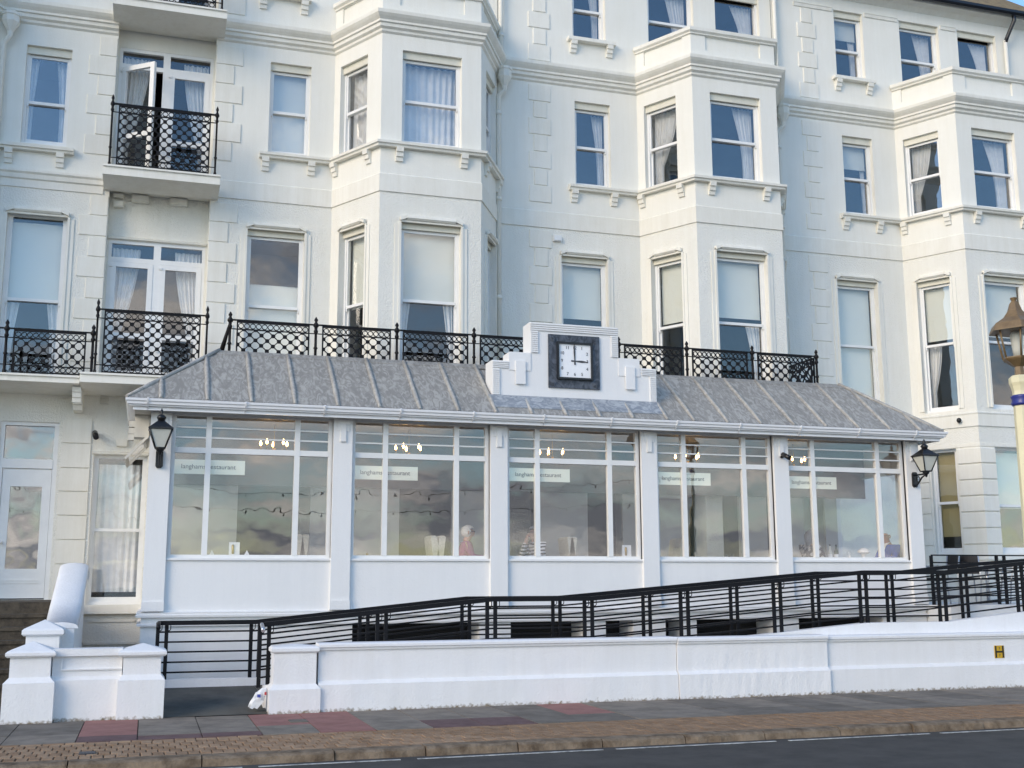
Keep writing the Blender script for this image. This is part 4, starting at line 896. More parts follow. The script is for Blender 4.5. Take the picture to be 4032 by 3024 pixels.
# ------------------------------------------------------------------ stepped clock parapet
YP = -2.87; FP = FRX(0, YP)
mb = MB(FP)
mb.prism([(2.15, 4.42), (4.95, 4.42), (4.95, 4.985), (4.66, 4.985), (4.66, 5.135), (4.29, 5.135), (4.29, 5.635), (2.78, 5.635), (2.78, 5.135), (2.44, 5.135), (2.44, 4.985), (2.15, 4.985)], -0.36, 0.0)
PP = obj('clock_parapet', mb, 'white_paint', RS)
for k in range(4): obj('flute', MB(FP).box(2.78 + 0.004, 4.286, 0.0, 0.022, 5.505+k*0.033, 5.525+k*0.033), 'white_paint', PP)
for a, b in ((2.785, 2.915), (4.16, 4.285)):
    obj('fluted_strip', MB(FP).box(a, b, 0, 0.012, 5.135, 5.495), 'white_paint', PP)
    for k in range(11): obj('flute', MB(FP).box(a+0.006, b-0.006, 0.012, 0.026, 5.145+k*0.032, 5.165+k*0.032), 'white_paint', PP)
for a, b, e in ((2.155, 2.275, 1), (4.83, 4.945, -1)):
    obj('fluted_strip', MB(FP).box(a, b, 0, 0.012, 4.43, 4.86), 'white_paint', PP)
    for k in range(13): obj('flute', MB(FP).box(a+0.006, b-0.006, 0.012, 0.026, 4.44+k*0.032, 4.46+k*0.032), 'white_paint', PP)
    u, v = (2.155, 2.42) if e > 0 else (4.68, 4.945)
    for k in range(4): obj('flute', MB(FP).box(u+0.004, v, 0, 0.024, 4.868+k*0.028, 4.886+k*0.028), 'white_paint', PP)
for a, b in ((2.425, 2.785), (4.285, 4.655)): obj('raised_panel', MB(FP).box(a, b, 0, 0.014, 4.84, 5.128), 'white_paint', PP)
for a, b in ((2.53, 2.69), (4.40, 4.56)): obj('key_block', MB(FP).box(a, b, 0.014, 0.042, 4.62, 4.99), 'white_paint', PP)
# lead apron below it
for a, b in ((2.10, 2.68), (2.68, 3.24), (3.24, 3.80), (3.80, 4.36), (4.36, 4.95)):
    mb = MB(); poly = [(a+.01, 0.0), (b-.01, 0.0), (b-.01, 0.30), (a+.01, 0.30)]; lo = [onroof(x_, t, -0.003) for x_, t in poly]; hi = [onroof(x_, t, 0.006) for x_, t in poly]
    mb.add(lo+hi, [(4, 5, 6, 7)] + [(i, (i+1) % 4, (i+1) % 4+4, i+4) for i in range(4)]); obj('lead_sheet', mb, 'lead', rf)
    if a > 2.2: roll(onroof(a, -0.01, 0.012), onroof(a, 0.30, 0.016), 0.030)
mb = MB(); mb.hexa([onroof(2.08, 0.10, 0.010), onroof(4.98, 0.10, 0.010), (4.98, YP-0.008, 4.43), (2.08, YP-0.008, 4.43), onroof(2.08, 0.105, 0.022), onroof(4.98, 0.105, 0.022), (4.98, YP-0.02, 4.435), (2.08, YP-0.02, 4.435)]); obj('apron_flashing', mb, 'lead_blue', rf)
# clock
CK = thing('wall_clock', 'square white clock in lead surround showing three o\'clock', 'clock', (3.515, YP-0.03, 5.02))
mb = MB(FP); mb.box(3.08, 3.95, 0.001, 0.03, 4.59, 5.455); obj('lead_surround', mb, 'lead_dark', CK)
for x_ in (3.155, 3.875):
    for z_ in (4.665, 5.385):
        mb = MB(); 
        for r_, h_ in ((0.05, 0.012), (0.034, 0.020), (0.016, 0.028)):
            pts = [(x_+math.cos(t*math.pi/8)*r_*(1+0.12*math.cos(t*math.pi/8*5)), z_+math.sin(t*math.pi/8)*r_*(1+0.12*math.cos(t*math.pi/8*5))) for t in range(16)]
            n = 16; k = len(mb.v); y0 = YP-0.03; mb.v += [(a, y0, c) for a, c in pts] + [(a, y0-h_, c) for a, c in pts]
            mb.f += [[k+n+i for i in range(n)]] + [[k+i, k+(i+1) % n, k+n+(i+1) % n, k+n+i] for i in range(n)]; mb.sm += [False]*(n+1)
        obj('rosette', mb, 'lead_dark', CK)
mb = MB(FP); a0, a1, c0, c1 = 3.215, 3.82, 4.728, 5.335
mb.box(a0, a0+0.032, 0.03, 0.075, c0, c1); mb.box(a1-0.032, a1, 0.03, 0.075, c0, c1); mb.box(a0+.032, a1-.032, 0.03, 0.075, c0, c0+0.032); mb.box(a0+.032, a1-.032, 0.03, 0.075, c1-0.032, c1); obj('case_frame', mb, 'black', CK)
obj('dial', MB(FP).box(a0+.032, a1-.032, 0.03, 0.045, c0+.032, c1-.032), 'dial', CK)
cx_, cz_ = 3.515, 5.03; yf = YP-0.048
for k in range(1, 13):
    t = R(90-30*k); rr = 0.215; dx, dz_ = math.cos(t), math.sin(t); sc = rr/max(abs(dx), abs(dz_)); sc = min(sc, 0.245)
    text_obj('numeral', str(k), 0.072, (cx_+dx*sc, yf, cz_+dz_*sc), 'numeral', CK, sx=0.95)
def hand(L_, wd, ang_, nm):
    d = Vector((math.cos(ang_), math.sin(ang_))); n = Vector((-d.y, d.x)); pts = [(-0.06, 0.014), (0.02, 0.009), (L_*0.5, wd), (L_*0.62, wd), (L_, 0.004)]
    poly = [(cx_+d.x*a+n.x*b, cz_+d.y*a+n.y*b) for a, b in pts] + [(cx_+d.x*a-n.x*b, cz_+d.y*a-n.y*b) for a, b in pts[::-1]]
    mb = MB(); mb.fr = FP; mb.prism(poly, 0.052 if nm == 'minute_hand' else 0.049, 0.056 if nm == 'minute_hand' else 0.052); obj(nm, mb, 'numeral', CK)
hand(0.275, 0.014, R(91.5), 'minute_hand'); hand(0.22, 0.017, R(-2), 'hour_hand')

# ------------------------------------------------------------------ restaurant inside
ins = MB(); ins.box(-2.88, 9.80, -2.82, -0.02, 1.02, 1.12); obj('floor', ins, 'carpet', RS)
ins = MB(); ins.box(-2.88, 9.80, -2.90, -0.02, 3.97, 4.0); obj('ceiling', ins, 'dining_wall', RS)
for i, (g0, g1, m1, m2) in enumerate(GX):
    y = YF+0.145; x0_ = g0 + (0.004 if i in (1, 3) else 0.0); x1_ = x0_ + (0.98, 0.96, 1.01, 0.95, 0.93)[i]
    zt = (3.29, 3.27, 3.30, 3.30, 3.29)[i]
    sg = thing('name_sign', f'cream restaurant name sign hanging in {BAYN[i]}', 'sign', ((x0_+x1_)/2, y, zt-0.205), 'restaurant name signs')
    obj('card', MB().box(x0_, x1_, y, y+0.006, zt-0.205, zt), 'sign_card', sg)
    text_obj('lettering', 'langhams restaurant', 0.092, ((x0_+x1_)/2-0.02, y-0.003, zt-0.10), 'sign_ink', sg, sx=1.02)

# ------------------------------------------------------------------ forecourt walls
def rough_box(mb, x0, x1, y0, y1, z0, z1, nx=1, amp=0.0):
    mb.box(x0, x1, y0, y1, z0, z1)
def pier(parent, x0, x1, yf, yb, zp, zs, zc, cap_over=0.045, plinth=0.05, point=0.07, m='wall_paint'):
    mb = MB()
    if zp > 0.0:
        mb.add([(x0-plinth, yf-plinth, -0.03), (x1+plinth, yf-plinth, -0.03), (x1+plinth, yb+plinth, -0.03), (x0-plinth, yb+plinth, -0.03),
                (x0-plinth, yf-plinth, zp-0.03), (x1+plinth, yf-plinth, zp-0.03), (x1+plinth, yb+plinth, zp-0.03), (x0-plinth, yb+plinth, zp-0.03),
                (x0, yf, zp+0.03), (x1, yf, zp+0.03), (x1, yb, zp+0.03), (x0, yb, zp+0.03)],
               [(0,1,5,4),(1,2,6,5),(2,3,7,6),(3,0,4,7),(4,5,9,8),(5,6,10,9),(6,7,11,10),(7,4,8,11)])
    mb.box(x0, x1, yf, yb, max(0, zp+0.03) if zp > 0 else -0.03, zs); obj('pier', mb, m, parent)
    c = cap_over; cp = MB(); e = 0.02
    cp.add([(x0-c+e, yf-c+e, zs), (x1+c-e, yf-c+e, zs), (x1+c-e, yb+c-e, zs), (x0-c+e, yb+c-e, zs), (x0-c, yf-c, zs+e), (x1+c, yf-c, zs+e), (x1+c, yb+c, zs+e), (x0-c, yb+c, zs+e),
            (x0-c, yf-c, zc-e), (x1+c, yf-c, zc-e), (x1+c, yb+c, zc-e), (x0-c, yb+c, zc-e), (x0-c+e, yf-c+e, zc), (x1+c-e, yf-c+e, zc), (x1+c-e, yb+c-e, zc), (x0-c+e, yb+c-e, zc), ((x0+x1)/2, (yf+yb)/2, zc+point)],
           [(3,2,1,0)] + [(a+i, a+(i+1) % 4, a+4+(i+1) % 4, a+4+i) for a in (0, 4, 8) for i in range(4)] + [(12+i, 12+(i+1) % 4, 16) for i in range(4)])
    obj('pier_cap', cp, m, parent)
FWL = thing('garden_wall', 'long low white rendered wall with moulded coping along the pavement', 'wall', (4, -5.4, 0))
YW = -5.39
def run(x0, x1, yf, ztop, zled, dn=0.0):
    mb = MB(FRX(0, yf)); nz = 24; prof = [(0.055, -0.04), (0.055, zled-0.02), (0.0, zled+0.025), (0.0, ztop-0.07)]
    back = -0.25
    xs = [x0+(x1-x0)*i/nz for i in range(nz+1)]
    for i, x_ in enumerate(xs):
        j = [random.uniform(-0.004, 0.004) for _ in range(4)]; e = random.uniform(-0.012, 0.03) if 0 < i < nz else 0
        mb.v += [mb.p(x_, 0.055+j[0], -0.03+max(0, e)*0.6), mb.p(x_, 0.055+j[1], zled-0.02), mb.p(x_, j[2], zled+0.025), mb.p(x_, 0, ztop-0.07), mb.p(x_, back, ztop-0.07), mb.p(x_, back, -0.04)]
    for i in range(nz):
        for j in range(5): mb.f.append([i*6+j, (i+1)*6+j, (i+1)*6+j+1, i*6+j+1]); mb.sm.append(False)
    mb.f.append(list(range(6))); mb.f.append([nz*6+j for j in range(5, -1, -1)]); mb.sm += [False, False]
    o = obj('wall_run', mb, 'wall_paint', FWL)
    cp = MB(FRX(0, yf)); cp.prism_s([(0.0, ztop-0.07), (0.025, ztop-0.07), (0.03, ztop-0.045), (0.05, ztop-0.035), (0.05, ztop-0.005), (0.03, ztop+0.012), (-0.28, ztop+0.012), (-0.28, ztop-0.07)], x0, x1); obj('coping', cp, 'wall_paint', FWL)
run(-0.80, 3.98, YW, 0.80, 0.34); run(3.99, 6.29, YW-0.02, 0.79, 0.34); run(6.30, 14.5, YW+0.03, 0.775, 0.345)
pier(FWL, -1.34, -0.83, YW-0.05, YW+0.30, 0.31, 0.705, 0.78, 0.03, 0.05, 0.03)
LW_ = thing('garden_wall', 'short white rendered wall with capped piers beside the stone steps', 'wall', (-3.5, -5.4, 0))
pier(LW_, -4.27, -3.84, YW-0.09, YW+0.30, 0.47, 0.72, 0.79, 0.05, 0.055, 0.10); pier(LW_, -3.06, -2.64, YW-0.06, YW+0.30, 0.47, 0.705, 0.775, 0.06, 0.05, 0.075)
mb = MB(FRX(0, YW)); mb.prism_s([(0.02, -0.03), (0.02, 0.45), (-0.02, 0.49), (-0.02, 0.72), (-0.25, 0.72), (-0.25, -0.03)], -3.83, -3.07); obj('wall_run', mb, 'wall_paint', LW_)
mb = MB(FRX(0, YW)); mb.box(-3.72, -3.07, -0.02, 0.005, 0.56, 0.575); mb.box(-3.735, -3.72, -0.02, 0.005, 0.56, 0.72); obj('panel_bead', mb, 'wall_paint', LW_)
mb = MB(FRX(0, YW)); mb.box(-3.83, -3.07, -0.27, 0.03, 0.72, 0.80); obj('coping', mb, 'wall_paint', LW_)
# stone steps with their solid balustrade
ST = thing('stone_steps', 'dark worn stone steps up to the panelled white door', 'steps', (-4.8, -4.0, 0))
zt = 1.31
obj('landing', MB().box(-5.65, -3.98, -2.82, -0.02, -0.02, 1.305), 'stone_dark', ST)
for k in range(8):
    z1_ = 1.31-0.158*(k+1); y0_ = -2.82-0.30*(k+1)
    mb = MB(); mb.box(-5.65, -4.0, y0_, y0_+0.30, -0.02, z1_-0.045); mb.box(-5.65, -4.0, y0_-0.025, y0_+0.30, z1_-0.045, z1_); obj('step', mb, 'stone_dark', ST)
BL = thing('stair_balustrade', 'solid white sloping balustrade with capped newel beside the stone steps', 'balustrade', (-3.85, -4.5, 0))
pier(BL, -4.17, -3.80, -4.93, -4.56, -0.1, 0.935, 1.02, 0.045, 0.0, 0.10)
def slope_prism(x0, x1, z_off0, z_off1, nm):
    mb = MB(); y0, y1 = -4.555, -2.55; za, zb = 1.00, 1.80
    mb.hexa([(x0, y0, za+z_off0 if z_off0 > -5 else -0.03), (x1, y0, za+z_off0 if z_off0 > -5 else -0.03), (x1, y1, zb+z_off0 if z_off0 > -5 else -0.03), (x0, y1, zb+z_off0 if z_off0 > -5 else -0.03), (x0, y0, za+z_off1), (x1, y0, za+z_off1), (x1, y1, zb+z_off1), (x0, y1, zb+z_off1)]); obj(nm, mb, 'wall_paint', BL)
slope_prism(-3.97, -3.66, -9, 0.0, 'balustrade_wall')
cp = MB(); yy = [(-4.555, 1.0), (-3.9, 1.26), (-3.2, 1.54), (-2.72, 1.73), (-2.62, 1.755), (-2.55, 1.74), (-2.51, 1.69), (-2.50, 1.60)]; ns = 9
for y_, z_ in yy:
    for i in range(ns): q = math.pi*i/(ns-1); cp.v.append((-3.81-0.195*math.cos(q), y_, z_+0.005+0.075*math.sin(q)**0.8))
for j in range(len(yy)-1):
    for i in range(ns-1): cp.f.append([j*ns+i, j*ns+i+1, (j+1)*ns+i+1, (j+1)*ns+i]); cp.sm.append(True)
    cp.f.append([j*ns, (j+1)*ns, (j+1)*ns+ns-1, j*ns+ns-1]); cp.sm.append(False)
cp.f.append(list(range(ns))); cp.f.append([(len(yy)-1)*ns+i for i in range(ns)]); cp.sm += [False, False]
obj('coping', cp, 'wall_paint', BL)
# ------------------------------------------------------------------ ramp
RPM = thing('access_ramp', 'grey concrete ramp with white upstand kerbs rising behind the long wall', 'ramp', (4, -4.4, 0))
KX = [-1.42, 0.05, 1.51, 2.88, 4.31, 5.77, 7.20, 8.57, 10.0, 11.45]
def rail_z(x):   # top of the handrail
    pts = [(-3.2, 1.06), (-1.42, 1.06), (1.51, 1.35), (2.90, 1.35), (7.2, 1.70), (8.60, 1.70), (10.1, 1.84), (11.6, 1.97), (13, 2.0)]
    for (a, za), (b, zb) in zip(pts[:-1], pts[1:]):
        if a <= x <= b: return za+(zb-za)*(x-a)/(b-a)
    return pts[-1][1]
up_z = lambda x: rail_z(x)-0.755
bk = [-2.57, -1.42, 1.51, 2.90, 7.2, 8.60, 10.1, 11.6]
def ramp_strip(nm, y0, y1, zf0, zf1, xs, m):
    mb = MB()
    for x_ in xs: mb.v += [(x_, y0, zf0(x_)), (x_, y1, zf0(x_)), (x_, y1, zf1(x_)), (x_, y0, zf1(x_))]
    for i in range(len(xs)-1):
        for j in range(4): mb.f.append([i*4+j, (i+1)*4+j, (i+1)*4+(j+1) % 4, i*4+(j+1) % 4]); mb.sm.append(False)
    mb.f.append([0, 1, 2, 3]); mb.f.append([(len(xs)-1)*4+j for j in (3, 2, 1, 0)]); mb.sm += [False, False]
    return obj(nm, mb, m, RPM)
ramp_strip('ramp_surface', -4.90, -3.80, lambda x: -0.05, lambda x: up_z(x)-0.26, bk[1:], 'ramp_concrete')
ramp_strip('upstand_kerb', -5.09, -4.90, lambda x: -0.05, lambda x: up_z(x), bk[1:], 'wall_paint')
ramp_strip('upstand_kerb', -3.80, -3.62, lambda x: -1.8, lambda x: min(0.32, up_z(x)) if x < 0 else up_z(x)-0.17, bk, 'wall_paint')
mb = MB(); mb.add([(-2.60, -5.40, 0.003), (-1.30, -5.40, 0.003), (-1.42, -3.80, 0.205), (-2.60, -3.80, 0.205)], [(0, 1, 2, 3)]); mb.add([(-1.42, -3.80, 0.205), (-1.30, -5.0, 0.05), (-0.2, -4.9, 0.30), (-0.2, -3.80, 0.30)], [(0, 1, 2, 3)]); obj('entrance_slope', mb, 'ramp_concrete', RPM)
def rstrip(nm, parent, y0, y1, xs, dz0, dz1):
    mb = MB()
    for x_ in xs: mb.v += [(x_, y0, rail_z(x_)+dz0), (x_, y1, rail_z(x_)+dz0), (x_, y1, rail_z(x_)+dz1), (x_, y0, rail_z(x_)+dz1)]
    for i in range(len(xs)-1):
        for j in range(4): mb.f.append([i*4+j, (i+1)*4+j, (i+1)*4+(j+1) % 4, i*4+(j+1) % 4]); mb.sm.append(False)
    mb.f.append([0, 1, 2, 3]); mb.f.append([(len(xs)-1)*4+j for j in (3, 2, 1, 0)]); mb.sm += [False, False]
    return obj(nm, mb, 'rail_paint', parent)
def ramp_rail(label, Y, xs_posts, start):
    t = thing('ramp_railing', label, 'railing', (xs_posts[0], Y, up_z(xs_posts[0])), 'black ramp railings')
    for x_ in xs_posts:
        for d in (-0.055, 0.055):
            xx = x_+d; mb = MB(); mb.box(xx-0.024, xx+0.024, Y-0.014, Y+0.014, up_z(xx)-(0.03 if Y < -4.5 or xx < 0 else 0.19), rail_z(xx)-0.02)
            obj('post', mb, 'rail_paint', t)
            hk = MB(); hk.tube([(xx+0.05, Y-0.03, rail_z(xx)-0.04), (xx+0.05, Y-0.03, rail_z(xx)-0.11), (xx+0.04, Y-0.03, rail_z(xx)-0.125), (xx+0.018, Y-0.012, rail_z(xx)-0.13)], 0.006, 6); obj('rail_hook', hk, 'rail_paint', t)
    xs = [start] + [b_ for b_ in bk if b_ > start+0.05]; xs[-1] = 12.4
    xs = sorted(set(xs))
    rstrip('handrail', t, Y-0.060, Y-0.002, xs, -0.058, 0.0); rstrip('top_bar', t, Y-0.012, Y+0.016, xs, -0.05, -0.015)
    for k in range(5): rstrip('rail_bar', t, Y-0.010, Y+0.010, xs, -0.135-0.130*k-0.022, -0.135-0.130*k)
    return t
near = ramp_rail('black metal ramp railing just behind the long white wall', -5.0, KX, -1.47)
far = ramp_rail('black metal ramp railing on the dining room side of the ramp', -3.71, [-2.62] + KX, -2.66)
for t, X_, Y_ in ((near, -1.46, -5.0), (far, -2.66, -3.71)):   # returned handrail ends
    mb = MB(); mb.tube([(X_, Y_-0.03, 1.035), (X_-0.01, Y_-0.16, 1.04), (X_-0.01, Y_-0.30, 1.0), (X_-0.01, Y_-0.34, 0.97)], 0.024, 10); obj('handrail_end', mb, 'alu' if t is near else 'rail_paint', t)
# ------------------------------------------------------------------ cafe terrace
TR = structure(obj('terrace', MB().box(9.84, 17, -3.55, -0.02, -1.8, 1.15), 'white_paint'))
tr = thing('terrace_railing', 'black metal railing round the cafe chairs at the corner of the dining room', 'railing', (9.9, -3.05, 1.15), 'black ramp railings')
tr['group'] = 'terrace guard rails'
for x_ in (9.90, 11.24, 11.40, 12.8): obj('post', MB().box(x_-0.022, x_+0.022, -3.07, -3.03, 1.15, 1.975), 'rail_paint', tr)
for z in (1.985, 1.86, 1.72, 1.58, 1.44, 1.30): obj('rail_bar', MB().box(9.90, 13.5, -3.06, -3.04, z-0.012, z+0.01), 'rail_paint', tr)
def cafe_chair(x, y, a, label):
    t = thing('cafe_chair', label, 'chair', (x, y, 1.15), 'black and silver cafe chairs')
    c, s = math.cos(a), math.sin(a); fr = ((x, y), (c, s), (-s, c)); Z = 1.15
    for sx in (-1, 1):
        mb = MB(fr); mb.tube([(sx*.24, .25, Z), (sx*.22, .20, Z+.42), (sx*.25, .16, Z+.64), (sx*.25, -.10, Z+.66)], 0.013, 8); obj('leg', mb, 'alu', t)
        mb = MB(fr); mb.tube([(sx*.22, -.27, Z), (sx*.21, -.20, Z+.42), (sx*.21, -.25, Z+.84)], 0.013, 8); obj('leg', mb, 'alu', t)
    mb = MB(fr); mb.box(-.21, .21, -.20, .22, Z+.42, Z+.455); obj('seat', mb, 'wicker_black', t)
    mb = MB(fr); nn_ = 8
    for i in range(nn_):
        u0, u1 = -.21+.42*i/nn_, -.21+.42*(i+1)/nn_; f_ = lambda u: -.235-0.05*(1-(u/.21)**2)
        mb.hexa([(u0, f_(u0), Z+.52), (u1, f_(u1), Z+.52), (u1, f_(u1)-.012, Z+.52), (u0, f_(u0)-.012, Z+.52), (u0, f_(u0)-.02, Z+.84), (u1, f_(u1)-.02, Z+.84), (u1, f_(u1)-.032, Z+.84), (u0, f_(u0)-.032, Z+.84)])
    obj('backrest', mb, 'wicker_black', t)
    for sx in (-1, 1): obj('armrest', MB(fr).box(sx*.25-.025, sx*.25+.025, -.12, .18, Z+.655, Z+.675), 'alu', t)
cafe_chair(10.42, -2.60, R(80), 'black and silver cafe chair against the dining room corner')
cafe_chair(11.15, -2.65, R(-75), 'black and silver cafe chair facing the dining room corner')
cafe_chair(12.05, -2.60, R(70), 'black and silver cafe chair beside the round cafe table')
cafe_chair(12.95, -2.6, R(-110), 'black and silver cafe chair farthest along the terrace')
ct = thing('cafe_table', 'round silver cafe table between the black terrace chairs', 'table', (11.72, -2.2, 1.15))
mb = MB(); mb.lathe(11.72, -2.2, [(0.34, 1.85), (0.35, 1.86), (0.35, 1.885), (0.34, 1.89)], 24); obj('tabletop', mb, 'alu', ct)
mb = MB(); mb.lathe(11.72, -2.2, [(0.03, 1.19), (0.03, 1.85)], 10); obj('column', mb, 'alu', ct)
mb = MB(); mb.lathe(11.72, -2.2, [(0.26, 1.15), (0.26, 1.17), (0.05, 1.20), (0.03, 1.21)], 20); obj('base', mb, 'alu', ct)

# ------------------------------------------------------------------ lanterns and lamp post
def lantern(x, y, label):
    t = thing('wall_lantern', label, 'lantern', (x, -3.0, 3.14), 'black wall lanterns')
    zb, zt_ = 3.385, 3.645; rb, rt_ = 0.062, 0.150; C4 = [(-1, -1), (1, -1), (1, 1), (-1, 1)]
    fr_ = MB()
    for i, (a, b) in enumerate(C4):
        p0, p1 = Vector((x+a*rb, y+b*rb, zb)), Vector((x+a*rt_, y+b*rt_, zt_)); fr_.tube([tuple(p0), tuple(p1)], 0.011, 6)
        c, d = C4[(i+1) % 4]; fr_.tube([(x+a*rt_, y+b*rt_, zt_), (x+c*rt_, y+d*rt_, zt_)], 0.012, 6); fr_.tube([(x+a*rb, y+b*rb, zb), (x+c*rb, y+d*rb, zb)], 0.012, 6)
    obj('frame', fr_, 'black', t)
    for i, (a, b) in enumerate(C4):
        c, d = C4[(i+1) % 4]; k = 0.96; mb = MB(); mb.add([(x+a*rb*k, y+b*rb*k, zb), (x+c*rb*k, y+d*rb*k, zb), (x+c*rt_*k, y+d*rt_*k, zt_), (x+a*rt_*k, y+b*rt_*k, zt_)], [(0, 1, 2, 3)]); obj('pane', mb, 'frosted', t)
    rfm = MB(); rfm.lathe(x, y, [(0.235, 3.64), (0.235, 3.655), (0.19, 3.68), (0.075, 3.755), (0.06, 3.765)], 4, smooth=False, rot=R(45)); obj('roof', rfm, 'black', t)
    fn = MB(); fn.lathe(x, y, [(0.05, 3.755), (0.05, 3.785), (0.062, 3.80), (0.062, 3.82), (0.035, 3.845), (0.014, 3.86), (0.028, 3.885), (0.026, 3.90), (0.010, 3.925), (0.002, 3.945)], 12); obj('finial', fn, 'black', t)
    bs = MB(); bs.lathe(x, y, [(0.006, 3.285), (0.02, 3.30), (0.028, 3.33), (0.05, 3.35), (0.065, 3.385)], 10); obj('base', bs, 'black', t)
    br = MB(); br.tube([(x, -3.03, 3.345), (x, y, 3.345)], 0.015, 8); br.tube([(x, -3.03, 3.16), (x, -3.10, 3.19), (x, y+0.12, 3.29), (x, y+0.02, 3.33)], 0.014, 8)
    pts = [(x, -3.11+0.045*math.cos(q*0.6), 3.27+0.045*math.sin(q*0.6)) for q in range(11)]; br.tube(pts, 0.009, 6); obj('scroll_bracket', br, 'black', t)
    pl = MB(FRX(0, -3.0)); pl.prism([(x-0.05, 3.17), (x-0.03, 3.14), (x+0.03, 3.14), (x+0.05, 3.17), (x+0.05, 3.37), (x+0.03, 3.40), (x-0.03, 3.40), (x-0.05, 3.37)], 0.001, 0.03); obj('wall_plate', pl, 'black', t)
lantern(-2.76, -3.33, 'black wall lantern on the pilaster nearest the stone steps')
lantern(9.70, -3.33, 'black wall lantern on the pilaster nearest the cafe chairs')
def lamp_post(x, y, zb, label, ext=0.0):
    t = thing('street_lamp', label, 'street lamp', (x, y, zb), 'seafront lamp posts'); S = lambda z: zb+z+(ext if z > 1 else 0)
    mb = MB(); mb.lathe(x, y, [(0.20, S(0)), (0.20, S(0.55)), (0.16, S(0.62)), (0.12, S(0.75)), (0.105, S(1.5)), (0.10, S(3.70)), (0.10, S(3.80)), (0.115, S(3.86)), (0.13, S(3.90)), (0.13, S(3.96)), (0.10, S(3.99))], 8, smooth=False); obj('column', mb, 'lamp_cream', t)
    mb = MB(); mb.lathe(x, y, [(0.107, S(3.62)), (0.125, S(3.635)), (0.125, S(3.655)), (0.112, S(3.69)), (0.125, S(3.72)), (0.125, S(3.735)), (0.107, S(3.75))], 12); obj('collar', mb, 'lamp_blue', t)
    mb = MB(); mb.lathe(x, y, [(0.06, S(3.98)), (0.055, S(4.10)), (0.07, S(4.11)), (0.17, S(4.18)), (0.185, S(4.20)), (0.185, S(4.215))], 6, smooth=False); obj('cradle', mb, 'lamp_brown', t)
    fr_ = MB()
    for j in range(6):
        a = 2*math.pi*j/6; a2 = 2*math.pi*(j+1)/6
        fr_.tube([(x+.18*math.cos(a), y+.18*math.sin(a), S(4.21)), (x+.245*math.cos(a), y+.245*math.sin(a), S(4.56))], 0.012, 6)
        pn = MB(); pn.add([(x+.175*math.cos(a), y+.175*math.sin(a), S(4.215)), (x+.175*math.cos(a2), y+.175*math.sin(a2), S(4.215)), (x+.24*math.cos(a2), y+.24*math.sin(a2), S(4.55)), (x+.24*math.cos(a), y+.24*math.sin(a), S(4.55))], [(0, 1, 2, 3)]); obj('pane', pn, 'glass', t)
    obj('frame', fr_, 'lamp_brown', t)
    mb = MB(); mb.lathe(x, y, [(0.05, S(4.22)), (0.06, S(4.30)), (0.08, S(4.50)), (0.05, S(4.54))], 10); obj('diffuser', mb, 'frosted', t)
    mb = MB(); mb.lathe(x, y, [(0.33, S(4.535)), (0.33, S(4.55)), (0.29, S(4.63)), (0.27, S(4.64)), (0.16, S(4.71)), (0.09, S(4.80)), (0.055, S(4.90)), (0.03, S(4.925)), (0.045, S(4.96)), (0.045, S(4.965))], 6, smooth=False); obj('hood', mb, 'lamp_brown', t)
lamp_post(7.17, -8.55, 0.0, 'cream seafront lamp post with blue collar and bronze six-sided lantern')
lamp_post(12.6, -17.2, 0.02, 'tall lamp post across the road, mirrored in the restaurant glass', 1.1)
lamp_post(-9.5, -17.2, 0.02, 'tall lamp post across the road at the far end of the festoon', 1.1)
fs = thing('festoon_lights', 'string of festoon bulbs across the road, mirrored in the restaurant glass', 'light string', (1.5, -17.2, 4.4))
for z_a, sag in ((4.75, 0.75), (4.05, 0.55)):
    pts = []
    for k in range(45):
        u = k/44; pts.append((12.55-22.0*u, -17.2, z_a-sag*4*u*(1-u)))
    obj('cable', MB().tube(pts, 0.006, 5), 'black', fs)
    for q in pts[2:-2:2]: obj('festoon_bulb', MB().lathe(q[0], q[1], [(0.012, q[2]-0.01), (0.014, q[2]-0.04), (0.026, q[2]-0.07), (0.022, q[2]-0.10), (0.005, q[2]-0.11)], 8), 'cover_metal', fs)

# ------------------------------------------------------------------ small fittings
def camera_box(x, y, z, label, name='security_camera', s=1.0):
    t = thing(name, label, 'camera', (x, y, z))
    obj('mount', MB().box(x-.025*s, x+.025*s, y-.03*s, y, z-.03*s, z+.03*s), 'black', t)
    mb = MB(); mb.tube([(x, y-.03*s, z), (x, y-.08*s, z-.01)], 0.014, 8); mb.tube([(x-.01, y-.06*s, z+.03*s), (x+.02, y-.22*s, z-.05*s)], 0.038*s, 10); obj('body', mb, 'black', t)
camera_box(7.13, -3.0, 3.60, 'small black floodlight camera on the pilaster beside the last restaurant window')
camera_box(-3.76, -0.0, 3.94, 'black security camera on the wall above the ground-floor sash window', s=1.2)
t = thing('security_camera', 'black dome camera on the bay of the house with the black gutter', 'camera', (12.42, -0.83, 4.70))
mb = MB(ang(12.0)); mb.tube([(0.98, 0.0, 4.70), (0.98, 0.06, 4.70)], 0.04, 12); obj('mount', mb, 'frame_white', t)
mb = MB(ang(12.0)); mb.lathe(0.98, 0.09, [(0.004, 4.645), (0.035, 4.66), (0.05, 4.70), (0.04, 4.735), (0.01, 4.75)], 12); obj('dome', mb, 'black', t)
def wbox(x0, x1, z0, z1, y, d, label, m='stucco_trim', cat='junction box', nm='junction_box'):
    t = thing(nm, label, cat, ((x0+x1)/2, y, z0)); obj('case', MB(FRX(0, y)).box(x0, x1, 0, d, z0, z1), m, t); obj('lid', MB(FRX(0, y)).box(x0+.01, x1-.01, d, d+.012, z0+.01, z1-.01), m, t)
wbox(-3.43, -3.26, 3.77, 3.89, 0, 0.05, 'cream plastic junction box above the ground-floor sash window')
